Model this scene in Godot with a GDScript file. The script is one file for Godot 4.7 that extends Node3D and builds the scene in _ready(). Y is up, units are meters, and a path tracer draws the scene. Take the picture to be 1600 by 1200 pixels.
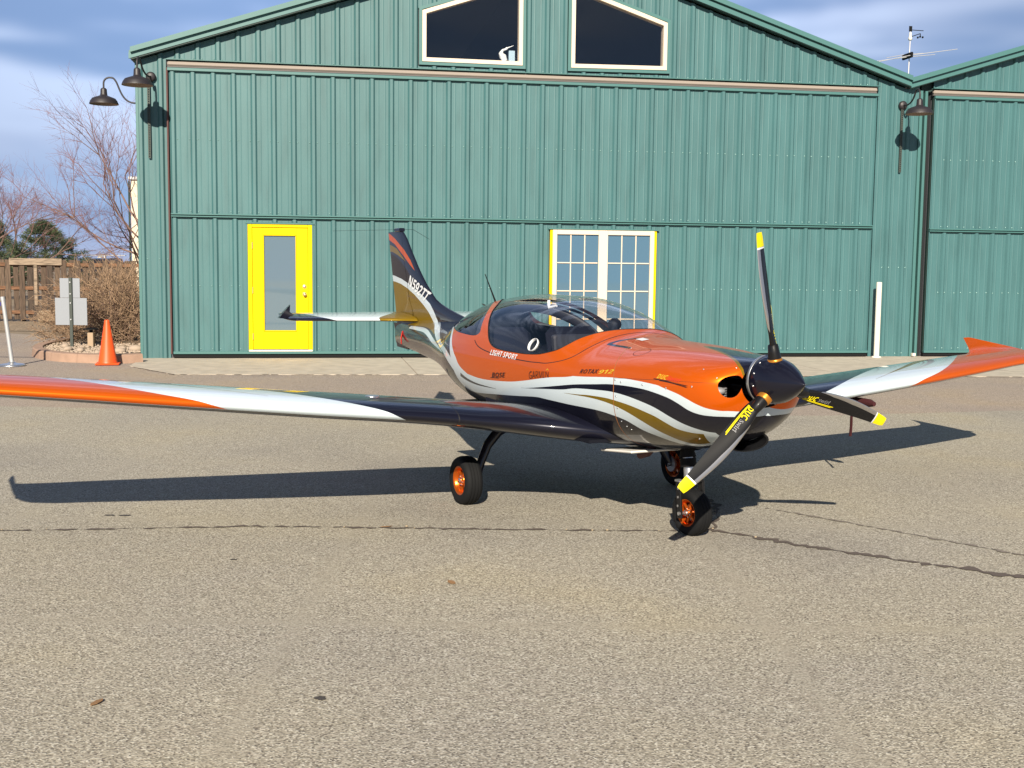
extends Node3D

const SUN_ELEV := 29.2
const SUN_AZ := 4.8          # degrees to the right of straight ahead that the light travels
const WALL_O := Vector3(-5.795, 0.0, -18.523)
const WALL_YAW := 9.6
const PLANE_YAW := 63.3

var used := {}
var M := {}
var rng := RandomNumberGenerator.new()


# ---------------------------------------------------------------- naming and tagging
func numbered(called: String, parent: Node) -> String:
	var key := str(parent.get_instance_id()) + "/" + called
	var n: int = used.get(key, 0)
	used[key] = n + 1
	return called if n == 0 else "%s_%03d" % [called, n]


func thing(called: String, label: String, category: String, at := Vector3.ZERO, yaw := 0.0, group := "") -> Node3D:
	var o := Node3D.new()
	o.name = numbered(called, self)
	add_child(o, true)
	o.position = at
	o.rotation.y = yaw
	tag(o, label, category, group)
	return o


func tag(o: Node, label: String, category: String, group := "") -> void:
	o.set_meta("label", label)
	o.set_meta("category", category)
	if group != "":
		o.set_meta("group", group)


func part(parent: Node, called: String, mesh: Mesh, mat: Material = null, at := Vector3.ZERO) -> MeshInstance3D:
	var o := MeshInstance3D.new()
	o.name = numbered(called, parent)
	o.mesh = mesh
	if mat != null:
		o.material_override = mat
	o.position = at
	o.cast_shadow = GeometryInstance3D.SHADOW_CASTING_SETTING_ON
	parent.add_child(o, true)
	return o


func group_part(parent: Node, called: String, at := Vector3.ZERO) -> Node3D:
	var o := Node3D.new()
	o.name = numbered(called, parent)
	o.position = at
	parent.add_child(o, true)
	return o


func structure(called: String, mesh: Mesh, mat: Material = null) -> MeshInstance3D:
	var o := part(self, called, mesh, mat)
	o.set_meta("kind", "structure")
	return o


# ---------------------------------------------------------------- mesh builder
class Mb:
	var v := PackedVector3Array()
	var n := PackedVector3Array()
	var t := PackedVector2Array()

	func tri(a: Vector3, b: Vector3, c: Vector3, na: Vector3, nb: Vector3, nc: Vector3, ua := Vector2.ZERO, ub := Vector2.ZERO, uc := Vector2.ZERO) -> void:
		var g := (c - a).cross(b - a)
		if g.dot(na + nb + nc) >= 0.0:
			v.append(a); v.append(b); v.append(c)
			n.append(na); n.append(nb); n.append(nc)
			t.append(ua); t.append(ub); t.append(uc)
		else:
			v.append(a); v.append(c); v.append(b)
			n.append(na); n.append(nc); n.append(nb)
			t.append(ua); t.append(uc); t.append(ub)

	func quad(a: Vector3, b: Vector3, c: Vector3, d: Vector3, nn: Vector3) -> void:
		tri(a, b, c, nn, nn, nn, Vector2(0, 0), Vector2(1, 0), Vector2(1, 1))
		tri(a, c, d, nn, nn, nn, Vector2(0, 0), Vector2(1, 1), Vector2(0, 1))

	func quadn(a: Vector3, b: Vector3, c: Vector3, d: Vector3, na: Vector3, nb: Vector3, nc: Vector3, nd: Vector3) -> void:
		tri(a, b, c, na, nb, nc)
		tri(a, c, d, na, nc, nd)

	# box between two corners, edges chamfered by b
	func box(lo: Vector3, hi: Vector3, b := 0.0) -> Mb:
		return obox(Transform3D(Basis(), (lo + hi) * 0.5), (hi - lo), b)

	func obox(x: Transform3D, size: Vector3, b := 0.0) -> Mb:
		var h := size * 0.5
		b = minf(b, minf(h.x, minf(h.y, h.z)) * 0.9)
		for ax in 3:
			for sg: float in [-1.0, 1.0]:
				var u := (ax + 1) % 3
				var w := (ax + 2) % 3
				var nn := Vector3.ZERO
				nn[ax] = sg
				var q: Array[Vector3] = []
				for k: Array in [[-1, -1], [1, -1], [1, 1], [-1, 1]]:
					var p := Vector3.ZERO
					p[ax] = sg * h[ax]
					p[u] = k[0] * (h[u] - b)
					p[w] = k[1] * (h[w] - b)
					q.append(x * p)
				quad(q[0], q[1], q[2], q[3], (x.basis * nn).normalized())
		if b > 0.0:
			for ax in 3:
				var u := (ax + 1) % 3
				var w := (ax + 2) % 3
				for su: float in [-1.0, 1.0]:
					for sw: float in [-1.0, 1.0]:
						var nn := Vector3.ZERO
						nn[u] = su
						nn[w] = sw
						var q: Array[Vector3] = []
						for k: Array in [[-1, 0], [1, 0], [1, 1], [-1, 1]]:
							var p := Vector3.ZERO
							p[ax] = k[0] * (h[ax] - b)
							p[u] = su * (h[u] if k[1] == 0 else h[u] - b)
							p[w] = sw * (h[w] - b if k[1] == 0 else h[w])
							q.append(x * p)
						quad(q[0], q[1], q[2], q[3], (x.basis * nn).normalized())
			for sx: float in [-1.0, 1.0]:
				for sy: float in [-1.0, 1.0]:
					for sz: float in [-1.0, 1.0]:
						var nn := (x.basis * Vector3(sx, sy, sz)).normalized()
						tri(x * Vector3(sx * h.x, sy * (h.y - b), sz * (h.z - b)), x * Vector3(sx * (h.x - b), sy * h.y, sz * (h.z - b)), x * Vector3(sx * (h.x - b), sy * (h.y - b), sz * h.z), nn, nn, nn)
		return self

	# surface of revolution: profile of (radius, along) about axis through origin of x, along its local Y
	func lathe(x: Transform3D, prof: PackedVector2Array, seg := 24, flat := false) -> Mb:
		var m := prof.size()
		var nr: Array[Vector2] = []
		for i in m:
			var a := prof[maxi(i - 1, 0)]
			var b := prof[mini(i + 1, m - 1)]
			var d := (b - a).normalized()
			nr.append(Vector2(d.y, -d.x))
		for i in m - 1:
			var d2 := (prof[i + 1] - prof[i]).normalized()
			var fn := Vector2(d2.y, -d2.x)
			for j in seg:
				var a0 := TAU * j / seg
				var a1 := TAU * (j + 1) / seg
				var c0 := Vector2(cos(a0), sin(a0))
				var c1 := Vector2(cos(a1), sin(a1))
				var n0 := fn if flat else nr[i]
				var n1 := fn if flat else nr[i + 1]
				if not flat:
					if nr[i].dot(fn) < 0.75: n0 = fn
					if nr[i + 1].dot(fn) < 0.75: n1 = fn
				var P := func(p: Vector2, c: Vector2) -> Vector3: return x * Vector3(p.x * c.x, p.y, p.x * c.y)
				var Q := func(q: Vector2, c: Vector2) -> Vector3: return (x.basis * Vector3(q.x * c.x, q.y, q.x * c.y)).normalized()
				quadn(P.call(prof[i], c0), P.call(prof[i], c1), P.call(prof[i + 1], c1), P.call(prof[i + 1], c0), Q.call(n0, c0), Q.call(n0, c1), Q.call(n1, c1), Q.call(n1, c0))
		return self

	func cyl(a: Vector3, b: Vector3, ra: float, rb := -1.0, seg := 12) -> Mb:
		if rb < 0.0: rb = ra
		return tube(PackedVector3Array([a, b]), PackedFloat32Array([ra, rb]), seg, true)

	func tube(path: PackedVector3Array, rad: PackedFloat32Array, seg := 8, caps := true, squash := 1.0, squash_axis := Vector3.UP) -> Mb:
		var rings: Array = []
		var norms: Array = []
		var side := Vector3.ZERO
		for i in path.size():
			var d := (path[mini(i + 1, path.size() - 1)] - path[maxi(i - 1, 0)]).normalized()
			if i == 0:
				var ref := squash_axis if absf(d.dot(squash_axis)) < 0.95 else (Vector3.RIGHT if absf(d.x) < 0.9 else Vector3.UP)
				side = d.cross(ref).normalized()
			else:
				side = (side - d * side.dot(d)).normalized()
			var up := side.cross(d).normalized()
			var r: float = rad[mini(i, rad.size() - 1)]
			var ring := PackedVector3Array()
			var nn := PackedVector3Array()
			for j in seg:
				var a := TAU * j / seg
				ring.append(path[i] + side * cos(a) * r * squash + up * sin(a) * r)
				nn.append((side * cos(a) + up * sin(a) * squash).normalized())
			rings.append(ring)
			norms.append(nn)
		for i in path.size() - 1:
			for j in seg:
				var k := (j + 1) % seg
				quadn(rings[i][j], rings[i][k], rings[i + 1][k], rings[i + 1][j], norms[i][j], norms[i][k], norms[i + 1][k], norms[i + 1][j])
		if caps:
			var d0 := (path[0] - path[1]).normalized()
			var d1 := (path[-1] - path[-2]).normalized()
			for j in seg:
				var k := (j + 1) % seg
				tri(path[0], rings[0][j], rings[0][k], d0, d0, d0)
				tri(path[-1], rings[-1][j], rings[-1][k], d1, d1, d1)
		return self

	# polygon (x, y) extruded from z0 to z1, placed by x
	func prism(x: Transform3D, poly: PackedVector2Array, z0: float, z1: float) -> Mb:
		var idx := Geometry2D.triangulate_polygon(poly)
		for s: Array in [[z0, -1.0], [z1, 1.0]]:
			var nn := (x.basis * Vector3(0, 0, s[1] * signf(z1 - z0))).normalized()
			for i in range(0, idx.size(), 3):
				tri(x * Vector3(poly[idx[i]].x, poly[idx[i]].y, s[0]), x * Vector3(poly[idx[i + 1]].x, poly[idx[i + 1]].y, s[0]), x * Vector3(poly[idx[i + 2]].x, poly[idx[i + 2]].y, s[0]), nn, nn, nn)
		var cw := Geometry2D.is_polygon_clockwise(poly)
		for i in poly.size():
			var a := poly[i]
			var b := poly[(i + 1) % poly.size()]
			var d := (b - a).normalized()
			var o := Vector2(-d.y, d.x) if cw else Vector2(d.y, -d.x)
			# Godot's "clockwise" is for y down; settle the side by testing a point
			if Geometry2D.is_point_in_polygon((a + b) * 0.5 + o * 0.0004, poly): o = -o
			quad(x * Vector3(a.x, a.y, z0), x * Vector3(b.x, b.y, z0), x * Vector3(b.x, b.y, z1), x * Vector3(a.x, a.y, z1), (x.basis * Vector3(o.x, o.y, 0)).normalized())
		return self

	func sphere(c: Vector3, r: Vector3, seg := 14, rings := 8) -> Mb:
		var P := func(i: int, j: int) -> Vector3:
			var a := PI * i / rings
			var b := TAU * j / seg
			return Vector3(sin(a) * cos(b), cos(a), sin(a) * sin(b))
		for i in rings:
			for j in seg:
				var q: Array[Vector3] = [P.call(i, j), P.call(i, j + 1), P.call(i + 1, j + 1), P.call(i + 1, j)]
				var nn: Array[Vector3] = []
				for p in q: nn.append((p / r).normalized())
				quadn(c + q[0] * r, c + q[1] * r, c + q[2] * r, c + q[3] * r, nn[0], nn[1], nn[2], nn[3])
		return self

	func done() -> ArrayMesh:
		var m := ArrayMesh.new()
		add_to(m, null)
		return m

	func add_to(m: ArrayMesh, mat: Material) -> void:
		if v.is_empty(): return
		var a := []
		a.resize(Mesh.ARRAY_MAX)
		a[Mesh.ARRAY_VERTEX] = v
		a[Mesh.ARRAY_NORMAL] = n
		a[Mesh.ARRAY_TEX_UV] = t
		m.add_surface_from_arrays(Mesh.PRIMITIVE_TRIANGLES, a)
		if mat != null: m.surface_set_material(m.get_surface_count() - 1, mat)


# smooth table: rows keyed by their first number
class Tab:
	var rows: Array
	var tg: Array = []

	func _init(r: Array) -> void:
		rows = r
		var c := rows.size()
		for i in c:
			var m := []
			for k in rows[0].size():
				if i == 0 or i == c - 1:
					var a: Array = rows[maxi(i - 1, 0)]
					var b: Array = rows[mini(i + 1, c - 1)]
					m.append((b[k] - a[k]) / (b[0] - a[0]))
				else:
					var h0: float = rows[i][0] - rows[i - 1][0]
					var h1: float = rows[i + 1][0] - rows[i][0]
					m.append(((rows[i][k] - rows[i - 1][k]) / h0 * h1 + (rows[i + 1][k] - rows[i][k]) / h1 * h0) / (h0 + h1))
			tg.append(m)

	func at(q: float) -> PackedFloat64Array:
		q = clampf(q, rows[0][0], rows[-1][0])
		var i := 0
		while i < rows.size() - 2 and q > rows[i + 1][0]: i += 1
		var a: Array = rows[i]
		var b: Array = rows[i + 1]
		var h: float = b[0] - a[0]
		var t: float = (q - a[0]) / h
		var t2: float = t * t
		var t3: float = t2 * t
		var out := PackedFloat64Array()
		for k in a.size():
			out.append((2 * t3 - 3 * t2 + 1) * a[k] + (t3 - 2 * t2 + t) * h * tg[i][k] + (3 * t2 - 2 * t3) * b[k] + (t3 - t2) * h * tg[i + 1][k])
		return out


# ---------------------------------------------------------------- surfaces cut into painted regions
func spl(pts: Array, step := 4) -> PackedVector2Array:
	# Catmull-Rom through the points
	var o := PackedVector2Array()
	for i in pts.size() - 1:
		var p0: Vector2 = pts[maxi(i - 1, 0)]
		var p1: Vector2 = pts[i]
		var p2: Vector2 = pts[i + 1]
		var p3: Vector2 = pts[mini(i + 2, pts.size() - 1)]
		for k in step:
			o.append(p1.cubic_interpolate(p2, p0, p3, float(k) / step))
	o.append(pts[-1])
	return o


func rev(a: PackedVector2Array) -> PackedVector2Array:
	var b := a.duplicate()
	b.reverse()
	return b


func strip(line: PackedVector2Array, w: Vector2) -> PackedVector2Array:
	# a thin band round a line; w: half widths in both parameters
	var a := PackedVector2Array()
	var b := PackedVector2Array()
	for i in line.size():
		var d := ((line[mini(i + 1, line.size() - 1)] - line[maxi(i - 1, 0)]) / w).normalized()
		var o := Vector2(-d.y, d.x) * w
		a.append(line[i] + o)
		b.append(line[i] - o)
	b.reverse()
	a.append_array(b)
	return a


func lin(a: float, b: float, n: int) -> PackedFloat64Array:
	var o := PackedFloat64Array()
	for i in n + 1: o.append(lerpf(a, b, float(i) / n))
	return o


# fn: Vector2 -> Vector3.  regions: [[polygon, material or null to leave a hole], ...], later ones on top
func patch(fn: Callable, gx: PackedFloat64Array, gy: PackedFloat64Array, sgn: float, base: Material, regions: Array = [], domain := PackedVector2Array(), into: ArrayMesh = null) -> ArrayMesh:
	var cache := {}
	var by := {}
	var e := 0.0015
	var lo := Vector2(gx[0], gy[0])
	var hi := Vector2(gx[-1], gy[-1])
	var S := Vector2(1000, 1000)
	var boxes := []
	for r: Array in regions: boxes.append(bounds(r[0]))
	var dbox := bounds(domain) if domain.size() else Rect2()
	var vert := func(p: Vector2) -> Array:
		var key := Vector2i((p * 20000.0).round())
		if cache.has(key): return cache[key]
		var P: Vector3 = fn.call(p)
		var nn := Vector3.ZERO
		var c := p
		for tries in 3:
			var x0: Vector3 = fn.call(Vector2(maxf(c.x - e, lo.x), c.y))
			var x1: Vector3 = fn.call(Vector2(minf(c.x + e, hi.x), c.y))
			var y0: Vector3 = fn.call(Vector2(c.x, maxf(c.y - e, lo.y)))
			var y1: Vector3 = fn.call(Vector2(c.x, minf(c.y + e, hi.y)))
			nn = (x1 - x0).cross(y1 - y0) * sgn
			if nn.length() > 1e-9: break
			c = c.lerp((lo + hi) * 0.5, 0.01)
		nn = nn.normalized()
		var out := [P, nn]
		cache[key] = out
		return out
	for i in gx.size() - 1:
		for j in gy.size() - 1:
			var cell := PackedVector2Array([Vector2(gx[i], gy[j]), Vector2(gx[i + 1], gy[j]), Vector2(gx[i + 1], gy[j + 1]), Vector2(gx[i], gy[j + 1])])
			var cb := Rect2(cell[0], cell[2] - cell[0])
			var pieces: Array = [cell]
			if domain.size():
				if not cb.intersects(dbox): continue
				pieces = cut(cell, domain, true)
			for k in range(regions.size() - 1, -1, -1):
				if not cb.intersects(boxes[k]): continue
				var rest := []
				for pc: PackedVector2Array in pieces:
					var inside := cut(pc, regions[k][0], true)
					if inside.is_empty():
						rest.append(pc)
						continue
					if regions[k][1] != null:
						for q in inside: emit(by, regions[k][1], q, vert)
					rest.append_array(cut(pc, regions[k][0], false))
				pieces = rest
				if pieces.is_empty(): break
			if base != null:
				for pc in pieces: emit(by, base, pc, vert)
	var m := into if into != null else ArrayMesh.new()
	for mat: Material in by: by[mat].add_to(m, mat)
	return m


func bounds(p: PackedVector2Array) -> Rect2:
	var r := Rect2(p[0], Vector2.ZERO)
	for q in p: r = r.expand(q)
	return r


func cut(a: PackedVector2Array, b: PackedVector2Array, inside: bool) -> Array:
	var k := 100.0
	var aa := PackedVector2Array()
	var bb := PackedVector2Array()
	for p in a: aa.append(p * k)
	for p in b: bb.append(p * k)
	var res := Geometry2D.intersect_polygons(aa, bb) if inside else Geometry2D.clip_polygons(aa, bb)
	var out := []
	for r in res:
		var o := PackedVector2Array()
		for p in r: o.append(p / k)
		if o.size() >= 3: out.append(o)
	return out


func emit(by: Dictionary, mat: Material, poly: PackedVector2Array, vert: Callable) -> void:
	if not by.has(mat): by[mat] = Mb.new()
	var mb: Mb = by[mat]
	var idx := PackedInt32Array()
	if poly.size() == 4 and absf(poly[0].y - poly[1].y) < 1e-9:
		idx = PackedInt32Array([0, 1, 2, 0, 2, 3])
	else:
		idx = Geometry2D.triangulate_polygon(poly)
	var q := []
	for p in poly: q.append(vert.call(p))
	for i in range(0, idx.size(), 3):
		var a: Array = q[idx[i]]
		var b: Array = q[idx[i + 1]]
		var c: Array = q[idx[i + 2]]
		mb.tri(a[0], b[0], c[0], a[1], b[1], c[1], poly[idx[i]], poly[idx[i + 1]], poly[idx[i + 2]])


# lettering laid on a surface: map takes (0..1, 0..1) to a point
func letters(text: String, font: SystemFont, map: Callable, outward: Callable, grow := 0.0) -> ArrayMesh:
	var tm := TextMesh.new()
	tm.text = text
	tm.font = font
	tm.font_size = 48
	tm.pixel_size = 0.01
	tm.depth = 0.0
	tm.curve_step = 1.5
	var a := tm.surface_get_arrays(0)
	var vs: PackedVector3Array = a[Mesh.ARRAY_VERTEX]
	var ix: PackedInt32Array = a[Mesh.ARRAY_INDEX] if a[Mesh.ARRAY_INDEX] != null else PackedInt32Array(range(vs.size()))
	var bb := AABB(vs[0], Vector3.ZERO)
	for p in vs: bb = bb.expand(p)
	var mb := Mb.new()
	var q := PackedVector3Array()
	var nn := PackedVector3Array()
	for p in vs:
		var w := Vector2((p.x - bb.position.x) / bb.size.x, (p.y - bb.position.y) / bb.size.y)
		var P: Vector3 = map.call(w)
		var N: Vector3 = outward.call(w)
		q.append(P + N * (0.0022 + grow))
		nn.append(N)
	for i in range(0, ix.size(), 3):
		mb.tri(q[ix[i]], q[ix[i + 1]], q[ix[i + 2]], nn[ix[i]], nn[ix[i + 1]], nn[ix[i + 2]])
	return mb.done()


# ---------------------------------------------------------------- materials
func mat(called: String, lin_col: Color, rough: float, metal := 0.0, coat := 0.0) -> StandardMaterial3D:
	var m := StandardMaterial3D.new()
	m.resource_name = called
	m.albedo_color = lin_col.linear_to_srgb()
	m.roughness = rough
	m.metallic = metal
	if coat > 0.0:
		m.clearcoat_enabled = true
		m.clearcoat = coat
		m.clearcoat_roughness = 0.03
	M[called] = m
	return m


func noise_tex(type: int, freq: float, ramp: Array, size := 512, oct := 4, sd := 1, normal := false, bump := 4.0) -> NoiseTexture2D:
	var n := FastNoiseLite.new()
	n.noise_type = type
	n.frequency = freq
	n.seed = sd
	n.fractal_octaves = oct
	if oct <= 1: n.fractal_type = FastNoiseLite.FRACTAL_NONE
	if type == FastNoiseLite.TYPE_CELLULAR:
		n.cellular_return_type = FastNoiseLite.RETURN_CELL_VALUE
		n.cellular_distance_function = FastNoiseLite.DISTANCE_EUCLIDEAN
	var t := NoiseTexture2D.new()
	t.width = size
	t.height = size
	t.seamless = true
	t.noise = n
	if normal:
		t.as_normal_map = true
		t.bump_strength = bump
	elif ramp.size():
		var g := Gradient.new()
		var off := PackedFloat32Array()
		var col := PackedColorArray()
		for r: Array in ramp:
			off.append(r[0])
			col.append(r[1])
		g.offsets = off
		g.colors = col
		t.color_ramp = g
	return t


func textured(m: StandardMaterial3D, tex: Texture2D, scale: Vector3, world := true) -> StandardMaterial3D:
	m.albedo_texture = tex
	m.uv1_triplanar = true
	m.uv1_world_triplanar = world
	m.uv1_scale = scale
	return m


func grey(v: float) -> Color:
	return Color(v, v, v)


func make_materials() -> void:
	# aircraft
	mat("orange", Color(0.66, 0.105, 0.002), 0.36, 0.5, 0.75)
	mat("navy", Color(0.0065, 0.0068, 0.014), 0.30, 0.15, 1.0)
	mat("white_paint", Color(0.50, 0.575, 0.62), 0.35, 0.0, 1.0)
	mat("gold", Color(0.185, 0.115, 0.004), 0.35, 0.25, 1.0)
	mat("seam", Color(0.006, 0.006, 0.007), 0.7)
	mat("light_seam", Color(0.30, 0.10, 0.02), 0.5)
	mat("rubber", Color(0.0085, 0.0088, 0.0095), 0.75)
	mat("black_carbon", Color(0.006, 0.006, 0.0068), 0.45, 0.0, 0.3)
	mat("black_matt", Color(0.005, 0.005, 0.0055), 0.7)
	mat("rim_orange", Color(0.60, 0.12, 0.012), 0.28, 0.75)
	mat("anodised_gold", Color(0.75, 0.30, 0.04), 0.3, 0.8)
	mat("steel", Color(0.55, 0.56, 0.58), 0.32, 0.9)
	mat("dull_alloy", Color(0.35, 0.35, 0.36), 0.55, 0.5)
	mat("blade_edge_gleam", Color(0.50, 0.48, 0.46), 0.30, 0.9)  # bare metal leading edge, also the sun gleam painted onto the carbon
	mat("yellow", Color(0.70, 0.58, 0.006), 0.45)
	mat("cockpit", Color(0.006, 0.007, 0.012), 0.6)
	mat("cockpit_grey", Color(0.022, 0.024, 0.036), 0.55)
	mat("seat_cloth", Color(0.006, 0.007, 0.016), 0.8)
	mat("decal_white", Color(0.62, 0.64, 0.66), 0.5)
	mat("decal_black", Color(0.005, 0.005, 0.0055), 0.5)
	mat("decal_red", Color(0.55, 0.03, 0.02), 0.5)
	mat("decal_gold", Color(0.50, 0.33, 0.02), 0.5)
	mat("cover_red", Color(0.04, 0.003, 0.005), 0.8)
	for nm: String in ["orange", "navy", "gold", "white_paint"]: M[nm].metallic_specular = 0.22
	for nm: String in ["black_carbon", "rubber", "black_matt", "yellow", "seat_cloth", "cockpit"]: M[nm].metallic_specular = 0.28
	M["navy"].clearcoat = 0.7
	M["gold"].clearcoat = 0.55
	M["orange"].clearcoat = 0.55
	var g := mat("canopy_glass", Color(0.75, 0.9, 0.95), 0.0)
	g.transparency = BaseMaterial3D.TRANSPARENCY_ALPHA
	g.albedo_color = Color(0.02, 0.10, 0.10, 0.10)
	g.metallic_specular = 0.5
	# hangar
	var st := noise_tex(FastNoiseLite.TYPE_SIMPLEX_SMOOTH, 0.012, [[0.0, grey(0.87)], [0.45, grey(0.955)], [1.0, grey(1.0)]], 512, 6, 3)
	var stn := noise_tex(FastNoiseLite.TYPE_SIMPLEX_SMOOTH, 0.02, [], 512, 4, 9, true, 1.2)
	for k in 3:
		var f := 0.97 + 0.03 * k
		var m := textured(mat("green_%d" % k, Color(0.049 * f, 0.135 * f, 0.142 * f), 0.5), st, Vector3(0.7, 0.12, 0.7))
		m.normal_enabled = true
		m.normal_texture = stn
		m.normal_scale = 0.10
	mat("green_trim", Color(0.052, 0.142, 0.138), 0.42)
	mat("screw_paint", Color(0.13, 0.24, 0.23), 0.35, 0.3)
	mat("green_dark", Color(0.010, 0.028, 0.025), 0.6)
	mat("roof_green", Color(0.055, 0.130, 0.105), 0.45)
	mat("tan_header", Color(0.25, 0.215, 0.185), 0.7)
	mat("grey_lip", Color(0.11, 0.10, 0.10), 0.7)
	mat("rust", Color(0.075, 0.030, 0.028), 0.8)
	mat("door_yellow", Color(0.68, 0.47, 0.003), 0.5)
	mat("cream", Color(0.60, 0.51, 0.40), 0.5)
	M["door_yellow"].metallic_specular = 0.2
	mat("brass", Color(0.75, 0.55, 0.28), 0.3, 0.8)
	mat("white_sill", Color(0.62, 0.60, 0.56), 0.5)
	mat("lamp_bronze", Color(0.018, 0.015, 0.018), 0.5)
	mat("lamp_inner", Color(0.22, 0.16, 0.12), 0.5)
	mat("interior", Color(0.06, 0.065, 0.075), 0.9)
	mat("galvanised", Color(0.40, 0.41, 0.42), 0.5, 0.4)
	mat("sign_back", Color(0.23, 0.25, 0.28), 0.55, 0.2)
	mat("conduit", Color(0.045, 0.055, 0.048), 0.6, 0.2)
	mat("pipe_white", Color(0.66, 0.62, 0.54), 0.5)
	var gp := mat("gable_glass", Color(0.5, 0.6, 0.7), 0.0)
	gp.transparency = BaseMaterial3D.TRANSPARENCY_ALPHA
	gp.albedo_color = Color(0.05, 0.07, 0.10, 0.06)
	gp.metallic_specular = 0.7
	var dg := mat("door_glass", Color(0.095, 0.14, 0.175), 0.03, 0.0, 1.0)
	dg.metallic_specular = 0.6
	var wg := mat("window_glass", Color(0.06, 0.125, 0.185), 0.03, 0.0, 1.0)
	wg.metallic_specular = 0.6
	# ground
	var stones := noise_tex(FastNoiseLite.TYPE_CELLULAR, 0.30, [[0.0, Color(0.40, 0.36, 0.315)], [0.12, Color(0.55, 0.51, 0.44)], [0.45, Color(0.645, 0.60, 0.525)], [0.8, Color(0.715, 0.67, 0.59)], [1.0, Color(0.84, 0.80, 0.72)]], 1024, 1, 5)
	var bumps := noise_tex(FastNoiseLite.TYPE_CELLULAR, 0.30, [], 1024, 1, 5)
	var mottle := noise_tex(FastNoiseLite.TYPE_SIMPLEX_SMOOTH, 0.006, [[0.0, Color(0.87, 0.865, 0.87)], [0.35, Color(0.945, 0.94, 0.93)], [0.7, Color(0.975, 0.965, 0.935)], [1.0, Color(1.0, 0.975, 0.90)]], 512, 7, 11)
	for k: Array in [["asphalt_near", Color(0.925, 0.955, 1.0)], ["asphalt_far", Color(0.905, 0.895, 0.95)]]:
		var m := StandardMaterial3D.new()
		M[k[0]] = m
		m.albedo_color = k[1]
		m.albedo_texture = stones
		m.uv1_scale = Vector3(0.50, 0.50, 0.50)
		m.roughness = 0.93
		m.heightmap_enabled = true
		m.heightmap_texture = bumps
		m.heightmap_scale = 0.22
		m.detail_enabled = true
		m.detail_blend_mode = BaseMaterial3D.BLEND_MODE_MUL
		m.detail_albedo = mottle
		m.detail_uv_layer = BaseMaterial3D.DETAIL_UV_2
		m.uv2_scale = Vector3(0.11, 0.11, 0.11)
	var ct := noise_tex(FastNoiseLite.TYPE_SIMPLEX_SMOOTH, 0.02, [[0.0, grey(0.86)], [0.6, grey(0.95)], [1.0, grey(1.0)]], 512, 6, 21)
	textured(mat("concrete", Color(0.465, 0.41, 0.335), 0.9), ct, Vector3(0.3, 0.3, 0.3))
	textured(mat("kerb_concrete", Color(0.36, 0.235, 0.17), 0.9), ct, Vector3(0.5, 0.5, 0.5))
	textured(mat("earth", Color(0.24, 0.185, 0.125), 0.95), ct, Vector3(0.15, 0.15, 0.15))
	textured(mat("bed_gravel", Color(0.36, 0.27, 0.18), 0.95), noise_tex(FastNoiseLite.TYPE_CELLULAR, 0.12, [[0.0, grey(0.6)], [1.0, grey(1.0)]], 256, 1, 31), Vector3(1.2, 1.2, 1.2))
	mat("crack_dark", Color(0.085, 0.066, 0.055), 0.95)
	mat("crack_faint", Color(0.17, 0.145, 0.12), 0.95)
	mat("oil", Color(0.05, 0.042, 0.035), 0.7)
	mat("pebble", Color(0.30, 0.24, 0.16), 0.9)
	mat("rock", Color(0.33, 0.26, 0.20), 0.9)
	# surroundings
	var wt := noise_tex(FastNoiseLite.TYPE_SIMPLEX_SMOOTH, 0.03, [[0.0, grey(0.55)], [0.5, grey(0.85)], [1.0, grey(1.0)]], 256, 4, 41)
	for k in 3:
		textured(mat("fence_%d" % k, [Color(0.105, 0.070, 0.048), Color(0.14, 0.095, 0.065), Color(0.075, 0.052, 0.038)][k], 0.9), wt, Vector3(3.0, 0.35, 3.0))
	textured(mat("fence_rail", Color(0.21, 0.105, 0.055), 0.9), wt, Vector3(0.4, 3, 3))
	textured(mat("fence_cap", Color(0.33, 0.25, 0.18), 0.9), wt, Vector3(0.4, 3, 3))
	mat("bark", Color(0.17, 0.105, 0.085), 0.9)
	mat("twig_tan", Color(0.30, 0.20, 0.125), 0.9)
	mat("twig_dark", Color(0.20, 0.13, 0.085), 0.9)
	mat("twig_red", Color(0.20, 0.10, 0.095), 0.9)
	mat("needle", Color(0.030, 0.050, 0.024), 0.8)
	mat("needle_light", Color(0.075, 0.095, 0.042), 0.8)
	mat("cone_orange", Color(0.72, 0.075, 0.008), 0.45)
	mat("post_wood", Color(0.33, 0.24, 0.16), 0.85)
	mat("belt_blue", Color(0.01, 0.02, 0.22), 0.6)
	mat("building_cream", Color(0.56, 0.50, 0.39), 0.8)
	mat("hill", Color(0.20, 0.13, 0.09), 0.95)
	mat("heron", Color(0.75, 0.78, 0.80), 0.5)
	mat("pale_blue", Color(0.35, 0.50, 0.62), 0.5)
	mat("antenna_metal", Color(0.62, 0.60, 0.60), 0.4, 0.5)
	mat("car_paint", Color(0.006, 0.006, 0.008), 0.3, 0.2, 1.0)
	mat("leaf_dry", Color(0.22, 0.12, 0.05), 0.8)


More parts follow.
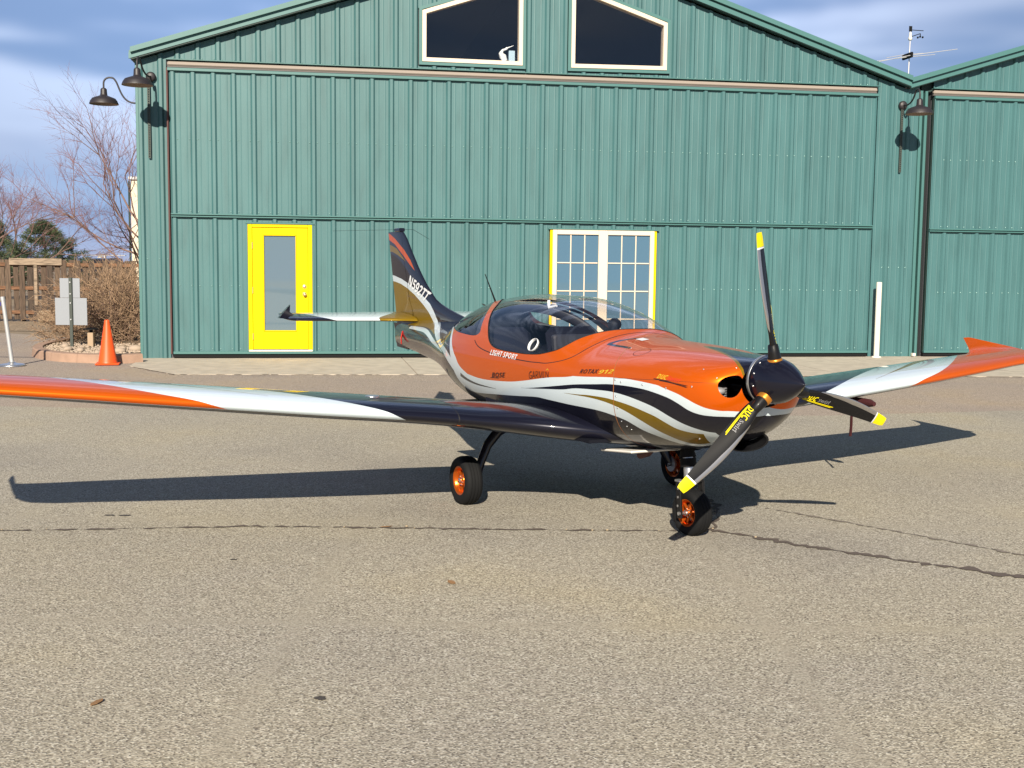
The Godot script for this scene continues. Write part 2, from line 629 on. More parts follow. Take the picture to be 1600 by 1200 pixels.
# ---------------------------------------------------------------- sky
func make_sky() -> Sky:
	var w := 1024
	var h := 512
	var img := Image.create_empty(w, h, false, Image.FORMAT_RGBF)
	var n1 := FastNoiseLite.new()
	n1.seed = 7
	n1.noise_type = FastNoiseLite.TYPE_SIMPLEX_SMOOTH
	n1.frequency = 0.55
	n1.fractal_octaves = 5
	var n2 := FastNoiseLite.new()
	n2.seed = 19
	n2.noise_type = FastNoiseLite.TYPE_SIMPLEX_SMOOTH
	n2.frequency = 1.3
	n2.fractal_octaves = 4
	for y in h:
		var el := (0.5 - (y + 0.5) / h) * PI
		var sy := sin(el)
		var cy := cos(el)
		for x in w:
			var az := ((x + 0.5) / w) * TAU
			var d := Vector3(sin(az) * cy, sy, cos(az) * cy)
			var up := maxf(sy, 0.0)
			# clear air: pale at the horizon, bluer above
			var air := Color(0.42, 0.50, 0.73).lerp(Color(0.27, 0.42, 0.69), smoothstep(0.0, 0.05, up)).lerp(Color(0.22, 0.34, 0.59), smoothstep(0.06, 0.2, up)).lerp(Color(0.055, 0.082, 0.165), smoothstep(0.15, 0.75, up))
			var low := n1.get_noise_3d(d.x * 2.4, up * 15.0, d.z * 2.4)
			var fine := n2.get_noise_3d(d.x * 3.0 + low * 0.8, up * 30.0, d.z * 3.0)
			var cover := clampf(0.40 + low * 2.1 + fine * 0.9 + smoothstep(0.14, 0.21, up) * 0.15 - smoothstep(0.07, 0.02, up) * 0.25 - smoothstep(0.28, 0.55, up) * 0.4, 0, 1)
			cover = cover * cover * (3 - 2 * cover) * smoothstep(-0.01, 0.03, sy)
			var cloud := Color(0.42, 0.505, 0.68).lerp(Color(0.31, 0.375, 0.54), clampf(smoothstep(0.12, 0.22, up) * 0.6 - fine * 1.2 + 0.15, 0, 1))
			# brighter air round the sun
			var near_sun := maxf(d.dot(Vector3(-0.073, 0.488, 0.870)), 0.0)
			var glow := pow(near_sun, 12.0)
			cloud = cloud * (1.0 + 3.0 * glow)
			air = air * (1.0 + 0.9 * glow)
			img.set_pixel(x, y, air.lerp(cloud, cover * 0.85))
	var m := PanoramaSkyMaterial.new()
	m.panorama = ImageTexture.create_from_image(img)
	m.energy_multiplier = 1.0
	var s := Sky.new()
	s.sky_material = m
	return s


# ---------------------------------------------------------------- the scene
func _ready() -> void:
	rng.seed = 4
	# camera
	var cam := Camera3D.new()
	cam.name = "camera"
	var pitch := atan2(186.0, 1850.0)
	var up0 := Vector3(0, cos(pitch), -sin(pitch))
	var back := Vector3(0, sin(pitch), cos(pitch))
	var roll := 0.0108
	var right := Vector3.RIGHT * cos(roll) + up0 * sin(roll)
	var up := up0 * cos(roll) - Vector3.RIGHT * sin(roll)
	cam.transform = Transform3D(Basis(right, up, back), Vector3(0, 1.52, 0))
	cam.fov = rad_to_deg(2.0 * atan(600.0 / 1850.0))
	cam.near = 0.05
	cam.far = 2000.0
	add_child(cam)
	# sky, exposure
	var we := WorldEnvironment.new()
	we.name = "world_environment"
	var env := Environment.new()
	env.background_mode = Environment.BG_SKY
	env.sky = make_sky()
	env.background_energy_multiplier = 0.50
	env.tonemap_mode = Environment.TONE_MAPPER_LINEAR
	env.tonemap_exposure = 1.80
	env.sdfgi_enabled = true
	env.ssao_enabled = true
	env.ssil_enabled = true
	we.environment = env
	add_child(we)
	# sun
	var sun := DirectionalLight3D.new()
	sun.name = "sun"
	sun.light_color = Color(1.0, 0.955, 0.88)
	sun.light_energy = 1.6
	sun.light_angular_distance = 0.5
	sun.shadow_enabled = true
	var e := deg_to_rad(SUN_ELEV)
	var a := deg_to_rad(SUN_AZ)
	var s := Vector3(sin(a) * cos(e), -sin(e), -cos(a) * cos(e))
	add_child(sun)
	sun.look_at_from_position(Vector3.ZERO, s, Vector3.UP)

	make_materials()
	build_ground()
	build_hangars()
	build_surroundings()
	build_aircraft()
	build_small_things()


func sheet(poly: PackedVector2Array, y: float) -> ArrayMesh:
	# flat ground polygon given as (x, z), with texture coordinates in metres
	var mb := Mb.new()
	var idx := Geometry2D.triangulate_polygon(poly)
	for i in range(0, idx.size(), 3):
		var p := []
		for k in 3: p.append(Vector3(poly[idx[i + k]].x, y, poly[idx[i + k]].y))
		mb.tri(p[0], p[1], p[2], Vector3.UP, Vector3.UP, Vector3.UP, poly[idx[i]], poly[idx[i + 1]], poly[idx[i + 2]])
	var m := ArrayMesh.new()
	var arr := []
	arr.resize(Mesh.ARRAY_MAX)
	arr[Mesh.ARRAY_VERTEX] = mb.v
	arr[Mesh.ARRAY_NORMAL] = mb.n
	arr[Mesh.ARRAY_TEX_UV] = mb.t
	arr[Mesh.ARRAY_TEX_UV2] = mb.t
	m.add_surface_from_arrays(Mesh.PRIMITIVE_TRIANGLES, arr)
	return m


func wob_line(pts: Array, step: float, amp: float) -> PackedVector2Array:
	var o := PackedVector2Array()
	for i in pts.size() - 1:
		var a: Vector2 = pts[i]
		var b: Vector2 = pts[i + 1]
		var n := maxi(1, int(a.distance_to(b) / step))
		var side := (b - a).orthogonal().normalized()
		for k in n: o.append(a.lerp(b, float(k) / n) + side * rng.randf_range(-amp, amp))
	o.append(pts[-1])
	return o


func crack_mesh(line: PackedVector2Array, w0: float, w1: float, y: float, gaps: float) -> ArrayMesh:
	# ragged sunk band: two edges that wander on their own, broken here and there
	var mb := Mb.new()
	var prev: Array = []
	for i in line.size():
		var d := (line[mini(i + 1, line.size() - 1)] - line[maxi(i - 1, 0)]).normalized()
		var o := d.orthogonal()
		var w := lerpf(w0, w1, float(i) / line.size()) * rng.randf_range(0.25, 1.5)
		if rng.randf() < gaps: w *= 0.12
		var j := rng.randf_range(-0.4, 0.4) * w
		var cur := [line[i] + o * (w * 0.5 + j), line[i] - o * (w * 0.5 - j)]
		if prev.size():
			mb.quad(Vector3(prev[0].x, y, prev[0].y), Vector3(cur[0].x, y, cur[0].y), Vector3(cur[1].x, y, cur[1].y), Vector3(prev[1].x, y, prev[1].y), Vector3.UP)
		prev = cur
	return mb.done()


func build_ground() -> void:
	structure("ground", sheet(PackedVector2Array([Vector2(-600, -900), Vector2(600, -900), Vector2(600, 60), Vector2(-600, 60)]), -0.012), M["earth"])
	var far := PackedVector2Array([Vector2(-60, -24.9), Vector2(-10.5, -24.6), Vector2(-8.3, -23.2), Vector2(-7.6, -22.0), Vector2(-5.0, -22.0), Vector2(60, -22.0), Vector2(60, -11.0), Vector2(-60, -11.0)])
	structure("asphalt_strip", sheet(far, -0.006), M["asphalt_far"])
	var seam := wob_line([Vector2(-60, -12.0), Vector2(-5.4, -12.25), Vector2(-3.3, -12.05), Vector2(0.6, -11.9), Vector2(3.3, -12.2), Vector2(5.6, -12.85), Vector2(9, -13.6), Vector2(60, -18)], 0.12, 0.012)
	var near := PackedVector2Array([Vector2(60, 30), Vector2(-60, 30)])
	near.append_array(seam)
	structure("asphalt_apron", sheet(near, 0.0), M["asphalt_near"])
	# cracks in the asphalt
	var c1 := wob_line([Vector2(-6.5, -6.1), Vector2(-2.87, -6.54), Vector2(-1.47, -6.72), Vector2(0.0, -6.71), Vector2(1.12, -6.71)], 0.035, 0.010)
	structure("asphalt_crack", crack_mesh(c1, 0.034, 0.026, 0.004, 0.30), M["crack_dark"])
	var c2 := wob_line([Vector2(1.17, -6.74), Vector2(1.35, -6.62), Vector2(1.59, -6.40), Vector2(2.05, -6.08), Vector2(2.56, -5.77), Vector2(4.2, -4.7)], 0.03, 0.012)
	structure("asphalt_crack", crack_mesh(c2, 0.042, 0.085, 0.004, 0.08), M["crack_dark"])
	var c3 := wob_line([Vector2(1.62, -7.40), Vector2(2.0, -7.02), Vector2(2.75, -6.23), Vector2(3.6, -5.4)], 0.03, 0.008)
	structure("asphalt_crack", crack_mesh(c3, 0.022, 0.034, 0.004, 0.35), M["crack_faint"])
	var c4 := wob_line([Vector2(1.34, -8.7), Vector2(1.25, -8.0), Vector2(1.32, -7.5), Vector2(1.28, -7.15), Vector2(1.17, -6.74)], 0.05, 0.022)
	structure("asphalt_crack", crack_mesh(c4, 0.045, 0.03, 0.004, 0.15), M["crack_dark"])
	# loose stones and leaves caught along the cracks
	var mm := MultiMesh.new()
	mm.transform_format = MultiMesh.TRANSFORM_3D
	var pm := Mb.new()
	pm.sphere(Vector3.ZERO, Vector3(1, 0.6, 0.8), 6, 4)
	mm.mesh = pm.done()
	var spots: Array[Transform3D] = []
	for line: PackedVector2Array in [c1, c2, c4]:
		for p in line:
			if rng.randf() < 0.10:
				var q := p + Vector2(rng.randfn(0, 0.018), rng.randfn(0, 0.018))
				var sc := rng.randf_range(0.004, 0.011)
				spots.append(Transform3D(Basis(Vector3.UP, rng.randf() * TAU).scaled(Vector3.ONE * sc), Vector3(q.x, 0.005, q.y)))
	mm.instance_count = spots.size()
	for i in spots.size(): mm.set_instance_transform(i, spots[i])
	var mi := MultiMeshInstance3D.new()
	mi.name = "loose_stones"
	mi.multimesh = mm
	mi.material_override = M["pebble"]
	add_child(mi, true)
	mi.set_meta("kind", "stuff")
	mi.set_meta("label", "small pale stones caught along the cracks in the asphalt")
	mi.set_meta("category", "stones")
	# oil spots
	for k: Array in [[-2.40, -6.98, 0.035, 0.018], [-2.31, -6.98, 0.035, 0.016], [-0.66, -4.02, 0.022, 0.018], [-1.42, -5.95, 0.018, 0.011]]:
		var poly := PackedVector2Array()
		for j in 14: poly.append(Vector2(k[0], k[1]) + Vector2(cos(TAU * j / 14) * k[2], sin(TAU * j / 14) * k[3]) * rng.randf_range(0.75, 1.2))
		structure("oil_stain", sheet(poly, 0.003), M["oil"])
	# concrete apron in front of the hangars, cast in bays
	var xf := Transform3D(Basis(Vector3.UP, deg_to_rad(WALL_YAW)), WALL_O)
	var root := Node3D.new()
	root.name = "concrete_slab"
	root.transform = xf
	add_child(root)
	root.set_meta("kind", "structure")
	var edge := wob_line([Vector2(0.0, 1.44), Vector2(0.78, 2.765), Vector2(4.05, 2.965), Vector2(7.1, 3.165), Vector2(10.15, 3.515), Vector2(13.0, 3.765), Vector2(16.2, 4.465), Vector2(20.0, 5.015)], 0.06, 0.012)
	part(root, "edge_gap", crack_mesh(edge, 0.03, 0.04, 0.001, 0.35), M["crack_dark"])
	var joints := [0.62, 4.05, 7.1, 10.15, 13.0, 16.2, 20.0, 26.0]
	var front := [2.75, 2.95, 3.15, 3.5, 3.75, 4.45, 5.0, 5.9]
	for i in joints.size() - 1:
		var g := 0.008
		var poly := PackedVector2Array([Vector2(joints[i] + g, -0.04), Vector2(joints[i + 1] - g, -0.04), Vector2(joints[i + 1] - g + 0.0, front[i + 1]), Vector2(joints[i] + g, front[i])])
		if i == 0: poly = PackedVector2Array([Vector2(0.0, -0.04), Vector2(joints[1] - g, -0.04), Vector2(joints[1] - g, front[1]), Vector2(0.78, front[0]), Vector2(0.0, 1.42)])
		var mb := Mb.new()
		mb.prism(Transform3D(Basis(Vector3.RIGHT, PI / 2.0), Vector3.ZERO), poly, 0.10, -0.004)
		part(root, "slab", mb.done(), M["concrete"])


# ---------------------------------------------------------------- hangars (local axes: x along the wall, y up, z out of the wall)
func panel_profile(u0: float, u1: float, rib0: float) -> PackedVector2Array:
	# cross-section of ribbed steel siding between u0 and u1; ribs every 0.305 m from rib0
	var pts: Array = []
	var k0 := int(floor((u0 - rib0) / 0.305)) - 1
	for k in range(k0, k0 + int((u1 - u0) / 0.305) + 4):
		var c := rib0 + k * 0.305
		for q: Array in [[-0.047, 0.0], [-0.021, 0.031], [0.021, 0.031], [0.047, 0.0], [0.088, 0.0], [0.097, 0.0022], [0.105, 0.0022], [0.114, 0.0], [0.191, 0.0], [0.200, 0.0022], [0.208, 0.0022], [0.217, 0.0]]:
			pts.append(Vector2(c + q[0], q[1]))
	var o := PackedVector2Array()
	for i in pts.size() - 1:
		var a: Vector2 = pts[i]
		var b: Vector2 = pts[i + 1]
		if b.x <= u0 or a.x >= u1: continue
		if o.is_empty():
			o.append(a if a.x >= u0 else a.lerp(b, (u0 - a.x) / (b.x - a.x)))
		o.append(b if b.x <= u1 else a.lerp(b, (u1 - a.x) / (b.x - a.x)))
	return o


func siding(parent: Node, u0: float, u1: float, rib0: float, bottom: Callable, top: Callable, d: float) -> void:
	# sheets of three ribs each, butted at the lap
	var first := rib0 - 0.05 + floorf((u0 - rib0 + 0.05) / 0.915) * 0.915
	var u := first
	while u < u1 - 0.004:
		var a := maxf(u, u0)
		var b := minf(u + 0.915, u1)
		u += 0.915
		if b - a < 0.01: continue
		var prof := panel_profile(a, b - 0.0015, rib0)
		var mb := Mb.new()
		var lap := 0.0008
		for i in prof.size() - 1:
			var p := prof[i]
			var q := prof[i + 1]
			var nn := Vector3(-(q.y - p.y), 0, q.x - p.x).normalized()
			var dp := d + p.y + lap
			var dq := d + q.y + lap
			var t0: float = top.call(p.x)
			var t1: float = top.call(q.x)
			var b0: float = bottom.call(p.x)
			var b1: float = bottom.call(q.x)
			if t0 - b0 < 0.002 and t1 - b1 < 0.002: continue
			mb.quad(Vector3(p.x, b0, dp), Vector3(q.x, b1, dq), Vector3(q.x, t1, dq), Vector3(p.x, t0, dp), nn)
		if mb.v.size(): part(parent, "siding_panel", mb.done(), M["green_%d" % rng.randi_range(0, 2)])


func fix(v: float) -> Callable:
	return func(_u: float) -> float: return v


func roof_v(u: float) -> float:      # underside of the rake trim
	if u < 6.34: return 4.575 + 0.324 * u
	if u < 12.66: return 4.575 + 0.324 * (12.68 - u)
	return 4.575 + 0.305 * (u - 12.64)


func rake(parent: Node, u0: float, u1: float, v0: float, v1: float, thick: float, d0: float, d1: float, called: String, m: Material) -> void:
	var poly := PackedVector2Array([Vector2(u0, v0), Vector2(u1, v1), Vector2(u1, v1 + thick), Vector2(u0, v0 + thick)])
	var mb := Mb.new()
	mb.prism(Transform3D(), poly, d0, d1)
	part(parent, called, mb.done(), m)


func screws(parent: Node, rows: Array) -> void:
	# rows: [u0, u1, rib0, height, depth]; heads either side of every rib
	var mm := MultiMesh.new()
	mm.transform_format = MultiMesh.TRANSFORM_3D
	var s := Mb.new()
	s.lathe(Transform3D(Basis(Vector3.RIGHT, PI / 2.0), Vector3.ZERO), PackedVector2Array([Vector2(0.012, 0), Vector2(0.011, 0.004), Vector2(0.0, 0.008)]), 6)
	mm.mesh = s.done()
	var at: Array[Vector3] = []
	for r: Array in rows:
		var c: float = r[2] + ceilf((r[0] - r[2]) / 0.305) * 0.305
		while c < r[1]:
			for o: float in [-0.062, 0.062]:
				if c + o > r[0] and c + o < r[1]: at.append(Vector3(c + o, r[3] + rng.randf_range(-0.004, 0.004), r[4]))
			c += 0.305
	mm.instance_count = at.size()
	for i in at.size(): mm.set_instance_transform(i, Transform3D(Basis(), at[i]))
	var o := MultiMeshInstance3D.new()
	o.name = numbered("screw_heads", parent)
	o.multimesh = mm
	o.material_override = M["screw_paint"]
	parent.add_child(o, true)
	o.set_meta("kind", "stuff")


func bar(parent: Node, called: String, lo: Vector3, hi: Vector3, m: Material, b := 0.004) -> MeshInstance3D:
	var mb := Mb.new()
	mb.box(lo, hi, b)
	return part(parent, called, mb.done(), m)


func poly_frame(parent: Node, called: String, outer: PackedVector2Array, w: float, z0: float, z1: float, m: Material) -> PackedVector2Array:
	# mitred frame pieces round a convex polygon; gives back the opening
	var inner := PackedVector2Array()
	var c := outer.size()
	var ctr := Vector2.ZERO
	for p in outer: ctr += p / c
	for i in c:
		var a := outer[(i + c - 1) % c]
		var b := outer[i]
		var d := outer[(i + 1) % c]
		var n0 := (b - a).orthogonal().normalized()
		if n0.dot(ctr - b) < 0: n0 = -n0
		var n1 := (d - b).orthogonal().normalized()
		if n1.dot(ctr - b) < 0: n1 = -n1
		var x: Variant = Geometry2D.line_intersects_line(a + n0 * w, (b - a).normalized(), b + n1 * w, (d - b).normalized())
		inner.append(x)
	for i in c:
		var j := (i + 1) % c
		var mb := Mb.new()
		mb.prism(Transform3D(), PackedVector2Array([outer[i], outer[j], inner[j], inner[i]]), z0, z1)
		part(parent, called, mb.done(), m)
	return inner


func build_hangars() -> void:
	var yaw := deg_to_rad(WALL_YAW)
	# ---- the near hangar
	var h := thing("green_hangar", "big green metal hangar with yellow door, twin gable windows and ribbed siding", "hangar", WALL_O, yaw)
	var g1 := PackedVector2Array([Vector2(4.37, 4.722), Vector2(5.985, 4.715), Vector2(5.985, 6.045), Vector2(4.37, 5.512)])
	var g2 := PackedVector2Array([Vector2(6.785, 4.712), Vector2(8.388, 4.73), Vector2(8.388, 5.487), Vector2(6.785, 6.02)])
	# corner panels and gable siding
	siding(h, 0.0, 0.43, 0.037, fix(0.0), roof_v, 0.0)
	siding(h, 12.125, 12.90, 12.405, fix(0.0), func(u: float) -> float: return minf(roof_v(u), 12.0), 0.0)
	var above := func(u: float) -> float: return roof_v(u)
	siding(h, 0.43, 4.305, 0.60, fix(4.60), above, 0.0)
	siding(h, 6.05, 6.72, 0.60, fix(4.60), above, 0.0)
	siding(h, 8.453, 12.125, 0.60, fix(4.60), above, 0.0)
	siding(h, 4.305, 6.05, 0.60, fix(4.60), func(_u: float) -> float: return 4.655, 0.0)
	siding(h, 6.72, 8.453, 0.60, fix(4.60), func(_u: float) -> float: return 4.65, 0.0)
	siding(h, 4.305, 6.05, 0.60, func(u: float) -> float: return 5.57 + (u - 4.37) * 0.33, above, 0.0)
	siding(h, 6.72, 8.453, 0.60, func(u: float) -> float: return 5.545 + (8.388 - u) * 0.333, above, 0.0)
	# corner cap
	var cap := Mb.new()
	cap.box(Vector3(-0.03, 0, -0.12), Vector3(0.014, 4.56, 0.036), 0.004)
	part(h, "corner_trim", cap.done(), M["green_trim"])
	# backing wall with holes for the gable windows, roof, side and rear walls
	var strips := [[-0.02, 5.2], [5.2, 7.6], [7.6, 12.9]]
	for sp: Array in strips:
		var poly := PackedVector2Array([Vector2(sp[0], 4.5)])
		poly.append(Vector2(sp[1], 4.5))
		poly.append(Vector2(sp[1], minf(roof_v(sp[1]), 6.62)))
		if sp[0] < 6.34 and sp[1] > 6.34: poly.append(Vector2(6.34, roof_v(6.34)))
		if sp[1] > 12.66:
			poly.append(Vector2(12.66, roof_v(12.66)))
		poly.append(Vector2(sp[0], roof_v(sp[0])))
		var parts: Array = [poly]
		for gw: PackedVector2Array in [g1, g2]:
			var nxt := []
			for q: PackedVector2Array in parts: nxt.append_array(cut(q, gw, false))
			parts = nxt
		for q: PackedVector2Array in parts:
			var mb := Mb.new()
			mb.prism(Transform3D(), q, -0.16, -0.03)
			part(h, "wall", mb.done(), M["interior"])
	bar(h, "wall", Vector3(-0.02, 0.0, -0.16), Vector3(12.9, 4.5, -0.03), M["interior"])
	bar(h, "wall", Vector3(-0.02, 0.0, -14.0), Vector3(0.1, 4.56, -0.165), M["green_trim"])
	bar(h, "wall", Vector3(12.72, 0.0, -14.0), Vector3(12.85, 4.56, -0.165), M["green_trim"])
	var rear := Mb.new()
	rear.prism(Transform3D(), PackedVector2Array([Vector2(-0.02, 0), Vector2(12.9, 0), Vector2(12.9, 4.55), Vector2(6.34, 6.6), Vector2(-0.02, 4.55)]), -14.12, -14.0)
	part(h, "wall", rear.done(), M["green_trim"])
	for sd: Array in [[-0.10, 4.60, 6.34, 6.685], [6.34, 6.685, 12.66, 4.635]]:
		rake(h, sd[0], sd[2], sd[1], sd[3], 0.10, -14.2, 0.13, "roof", M["roof_green"])
		# two stepped bands of rake trim
		rake(h, sd[0] + 0.0, sd[2], sd[1] - 0.028, sd[3] - 0.028, 0.085, 0.131, 0.165, "rake_trim", M["green_trim"])
		rake(h, sd[0] + 0.03, sd[2], sd[1] + 0.062, sd[3] + 0.062, 0.078, 0.131, 0.215, "rake_trim", M["green_trim"])
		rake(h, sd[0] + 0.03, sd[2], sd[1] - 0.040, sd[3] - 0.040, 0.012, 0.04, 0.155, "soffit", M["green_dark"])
	# header: a drip edge over a dusty weather strip above the sliding door
	bar(h, "drip_edge", Vector3(0.44, 4.588, 0.034), Vector3(12.12, 4.602, 0.125), M["green_trim"], 0.002)
	bar(h, "weather_strip", Vector3(0.455, 4.500, 0.034), Vector3(12.085, 4.566, 0.105), M["tan_header"], 0.02)
	bar(h, "weather_strip", Vector3(0.455, 4.474, 0.034), Vector3(12.085, 4.499, 0.088), M["grey_lip"], 0.008)
	# ---- the big door
	var dr := group_part(h, "hangar_door")
	var dz := 0.055
	bar(dr, "door_core", Vector3(0.475, 0.075, -0.02), Vector3(12.095, 4.47, 0.05), M["green_dark"])
	bar(dr, "top_rail", Vector3(0.455, 4.428, dz), Vector3(12.12, 4.472, dz + 0.055), M["green_trim"])
	siding(dr, 0.475, 12.09, 0.83, fix(2.262), fix(4.427), dz)
	# lower leaf, round the walk door and the window
	siding(dr, 0.475, 1.615, 0.83, fix(0.115), fix(2.215), dz)
	siding(dr, 1.615, 2.645, 0.83, fix(2.145), fix(2.215), dz)
	siding(dr, 2.645, 6.455, 0.83, fix(0.115), fix(2.215), dz)
	siding(dr, 6.455, 8.29, 0.83, fix(2.125), fix(2.215), dz)
	siding(dr, 8.29, 12.09, 0.83, fix(0.115), fix(2.215), dz)
	siding(dr, 6.455, 8.29, 0.83, fix(0.115), fix(0.14), dz)
	bar(dr, "middle_rail", Vector3(0.475, 2.241, dz), Vector3(12.09, 2.262, dz + 0.062), M["green_trim"])
	bar(dr, "middle_rail", Vector3(0.475, 2.228, dz), Vector3(12.09, 2.2405, dz + 0.036), M["green_dark"], 0.002)
	bar(dr, "middle_rail", Vector3(0.475, 2.208, dz), Vector3(12.09, 2.2275, dz + 0.062), M["green_trim"])
	bar(dr, "bottom_rail", Vector3(0.475, 0.072, dz), Vector3(12.09, 0.115, dz + 0.052), M["green_trim"])
	bar(dr, "bottom_seal", Vector3(0.47, 0.016, 0.0), Vector3(12.09, 0.071, dz + 0.02), M["rubber"])
	bar(dr, "edge_strip", Vector3(0.437, 0.075, 0.0), Vector3(0.462, 4.47, dz + 0.05), M["rust"])
	screws(dr, [[0.5, 12.05, 0.83, 3.40, dz], [0.5, 1.6, 0.83, 1.145, dz], [2.66, 6.44, 0.83, 1.145, dz], [8.3, 12.05, 0.83, 1.145, dz], [0.5, 12.05, 0.83, 2.295, dz], [0.5, 1.6, 0.83, 0.15, dz], [2.66, 6.4, 0.83, 0.15, dz], [8.3, 12.05, 0.83, 0.15, dz]])
	screws(h, [[0.5, 4.3, 0.60, 4.63, 0.0], [6.1, 6.7, 0.60, 4.63, 0.0], [8.5, 12.1, 0.60, 4.63, 0.0], [12.15, 12.9, 12.405, 1.55, 0.0], [12.15, 12.9, 12.405, 0.06, 0.0], [0.0, 0.43, 0.037, 1.55, 0.0]])
	# ---- yellow walk door
	var wd := group_part(h, "walk_door")
	var fz := dz + 0.045
	bar(wd, "head_trim", Vector3(1.60, 2.118, dz), Vector3(2.66, 2.142, dz + 0.06), M["green_trim"])
	bar(wd, "jamb_trim", Vector3(1.604, 0.118, dz), Vector3(1.630, 2.117, dz + 0.05), M["green_trim"])
	bar(wd, "jamb_trim", Vector3(2.630, 0.118, dz), Vector3(2.656, 2.117, dz + 0.05), M["green_trim"])
	bar(wd, "frame", Vector3(1.632, 0.14, 0.03), Vector3(1.697, 2.116, fz), M["door_yellow"])
	bar(wd, "frame", Vector3(2.563, 0.14, 0.03), Vector3(2.628, 2.116, fz), M["door_yellow"])
	bar(wd, "frame", Vector3(1.699, 2.068, 0.03), Vector3(2.561, 2.116, fz), M["door_yellow"])
	bar(wd, "sill", Vector3(1.632, 0.112, 0.03), Vector3(2.628, 0.138, fz + 0.02), M["white_sill"])
	for r: Array in [[1.702, 0.150, 1.862, 2.062], [2.388, 0.150, 2.558, 2.062], [1.8625, 0.150, 2.3875, 0.428], [1.8625, 1.956, 2.3875, 2.062]]:
		bar(wd, "door_slab", Vector3(r[0], r[1], 0.03), Vector3(r[2], r[3], fz - 0.018), M["door_yellow"], 0.001)
	for r: Array in [[1.863, 0.429, 1.881, 1.955], [2.369, 0.429, 2.387, 1.955], [1.882, 0.429, 2.368, 0.447], [1.882, 1.937, 2.368, 1.955]]:
		bar(wd, "glazing_bead", Vector3(r[0], r[1], 0.03), Vector3(r[2], r[3], fz - 0.006), M["door_yellow"], 0.006)
	bar(wd, "pane", Vector3(1.882, 0.448, 0.04), Vector3(2.368, 1.936, fz - 0.034), M["door_glass"], 0.0)
	for y: float in [1.02, 1.14]:
		var kb := Mb.new()
		var big := y < 1.1
		kb.lathe(Transform3D(Basis(Vector3.RIGHT, PI / 2.0), Vector3(2.505, y, fz - 0.02)), PackedVector2Array([Vector2(0.034, 0), Vector2(0.030, 0.008), Vector2(0.012, 0.010), Vector2(0.012, 0.03 if big else 0.011), Vector2(0.028 if big else 0.018, 0.04 if big else 0.014), Vector2(0.026 if big else 0.014, 0.06 if big else 0.02), Vector2(0.0, 0.066 if big else 0.022)]), 16)
		part(wd, "door_knob" if big else "deadbolt", kb.done(), M["brass"])
	for y: float in [0.35, 1.08, 1.78]:
		var hg := Mb.new()
		hg.cyl(Vector3(1.70, y - 0.05, fz - 0.006), Vector3(1.70, y + 0.05, fz - 0.006), 0.008, -1, 8)
		part(wd, "hinge", hg.done(), M["brass"])
	# ---- cream double window with yellow edges
	var dw := group_part(h, "double_window")
	var wz := dz + 0.05
	bar(dw, "head_trim", Vector3(6.44, 2.106, dz), Vector3(8.31, 2.126, dz + 0.06), M["green_trim"])
	bar(dw, "outer_jamb", Vector3(6.471, 0.14, 0.03), Vector3(6.513, 2.104, wz - 0.012), M["door_yellow"])
	bar(dw, "outer_jamb", Vector3(8.232, 0.14, 0.03), Vector3(8.274, 2.104, wz - 0.012), M["door_yellow"])
	for r: Array in [[6.5135, 0.14, 6.585, 2.104], [8.160, 0.14, 8.2315, 2.104], [7.284, 0.14, 7.440, 2.104], [6.5855, 2.028, 7.2835, 2.104], [7.4405, 2.028, 8.1595, 2.104], [6.5855, 0.14, 7.2835, 0.20], [7.4405, 0.14, 8.1595, 0.20]]:
		bar(dw, "frame", Vector3(r[0], r[1], 0.03), Vector3(r[2], r[3], wz), M["cream"])
	for x0: Array in [[6.585, 7.284], [7.440, 8.160]]:
		bar(dw, "pane", Vector3(x0[0], 0.20, 0.035), Vector3(x0[1], 2.028, wz - 0.035), M["window_glass"], 0.0)
		var wdt: float = (x0[1] - x0[0]) / 3.0
		for k in 3:
			var y := 2.028 - 0.462 * (k + 1)
			for c in 3:
				bar(dw, "glazing_bar", Vector3(x0[0] + wdt * c + 0.009, y - 0.0095, wz - 0.0345), Vector3(x0[0] + wdt * (c + 1) - 0.009, y + 0.0095, wz - 0.018), M["cream"], 0.003)
		for k in 2:
			var x: float = x0[0] + wdt * (k + 1)
			bar(dw, "glazing_bar", Vector3(x - 0.009, 0.201, wz - 0.0345), Vector3(x + 0.009, 2.027, wz - 0.016), M["cream"], 0.003)
	# ---- gable windows
	for gw: PackedVector2Array in [g1, g2]:
		var wn := group_part(h, "gable_window")
		var surround := PackedVector2Array()
		var ctr := Vector2.ZERO
		for p in gw: ctr += p / 4.0
		for p in gw: surround.append(p + (p - ctr).sign() * Vector2(0.052, 0.052))
		poly_frame(wn, "surround", surround, 0.05, -0.03, 0.046, M["green_trim"])
		var inner := poly_frame(wn, "frame", gw, 0.062, -0.10, 0.058, M["cream"])
		for z: float in [0.004, -0.012]:
			var gl := Mb.new()
			var idx := [0, 1, 2, 0, 2, 3]
			for t in 2: gl.tri(Vector3(inner[idx[t * 3]].x, inner[idx[t * 3]].y, z), Vector3(inner[idx[t * 3 + 1]].x, inner[idx[t * 3 + 1]].y, z), Vector3(inner[idx[t * 3 + 2]].x, inner[idx[t * 3 + 2]].y, z), Vector3.BACK, Vector3.BACK, Vector3.BACK)
			part(wn, "pane", gl.done(), M["gable_glass"])
		var sill := Mb.new()
		sill.box(Vector3(gw[0].x, 4.70, -0.62), Vector3(gw[1].x, 4.755, -0.165), 0.004)
		part(wn, "inside_sill", sill.done(), M["interior"])
	# ---- recess between the two hangars
	bar(h, "corner_return", Vector3(12.902, 0.0, -0.10), Vector3(12.955, 4.56, 0.03), M["green_trim"])
	bar(h, "recess_back", Vector3(12.957, 0.0, -0.30), Vector3(13.135, 4.60, -0.12), M["green_dark"])
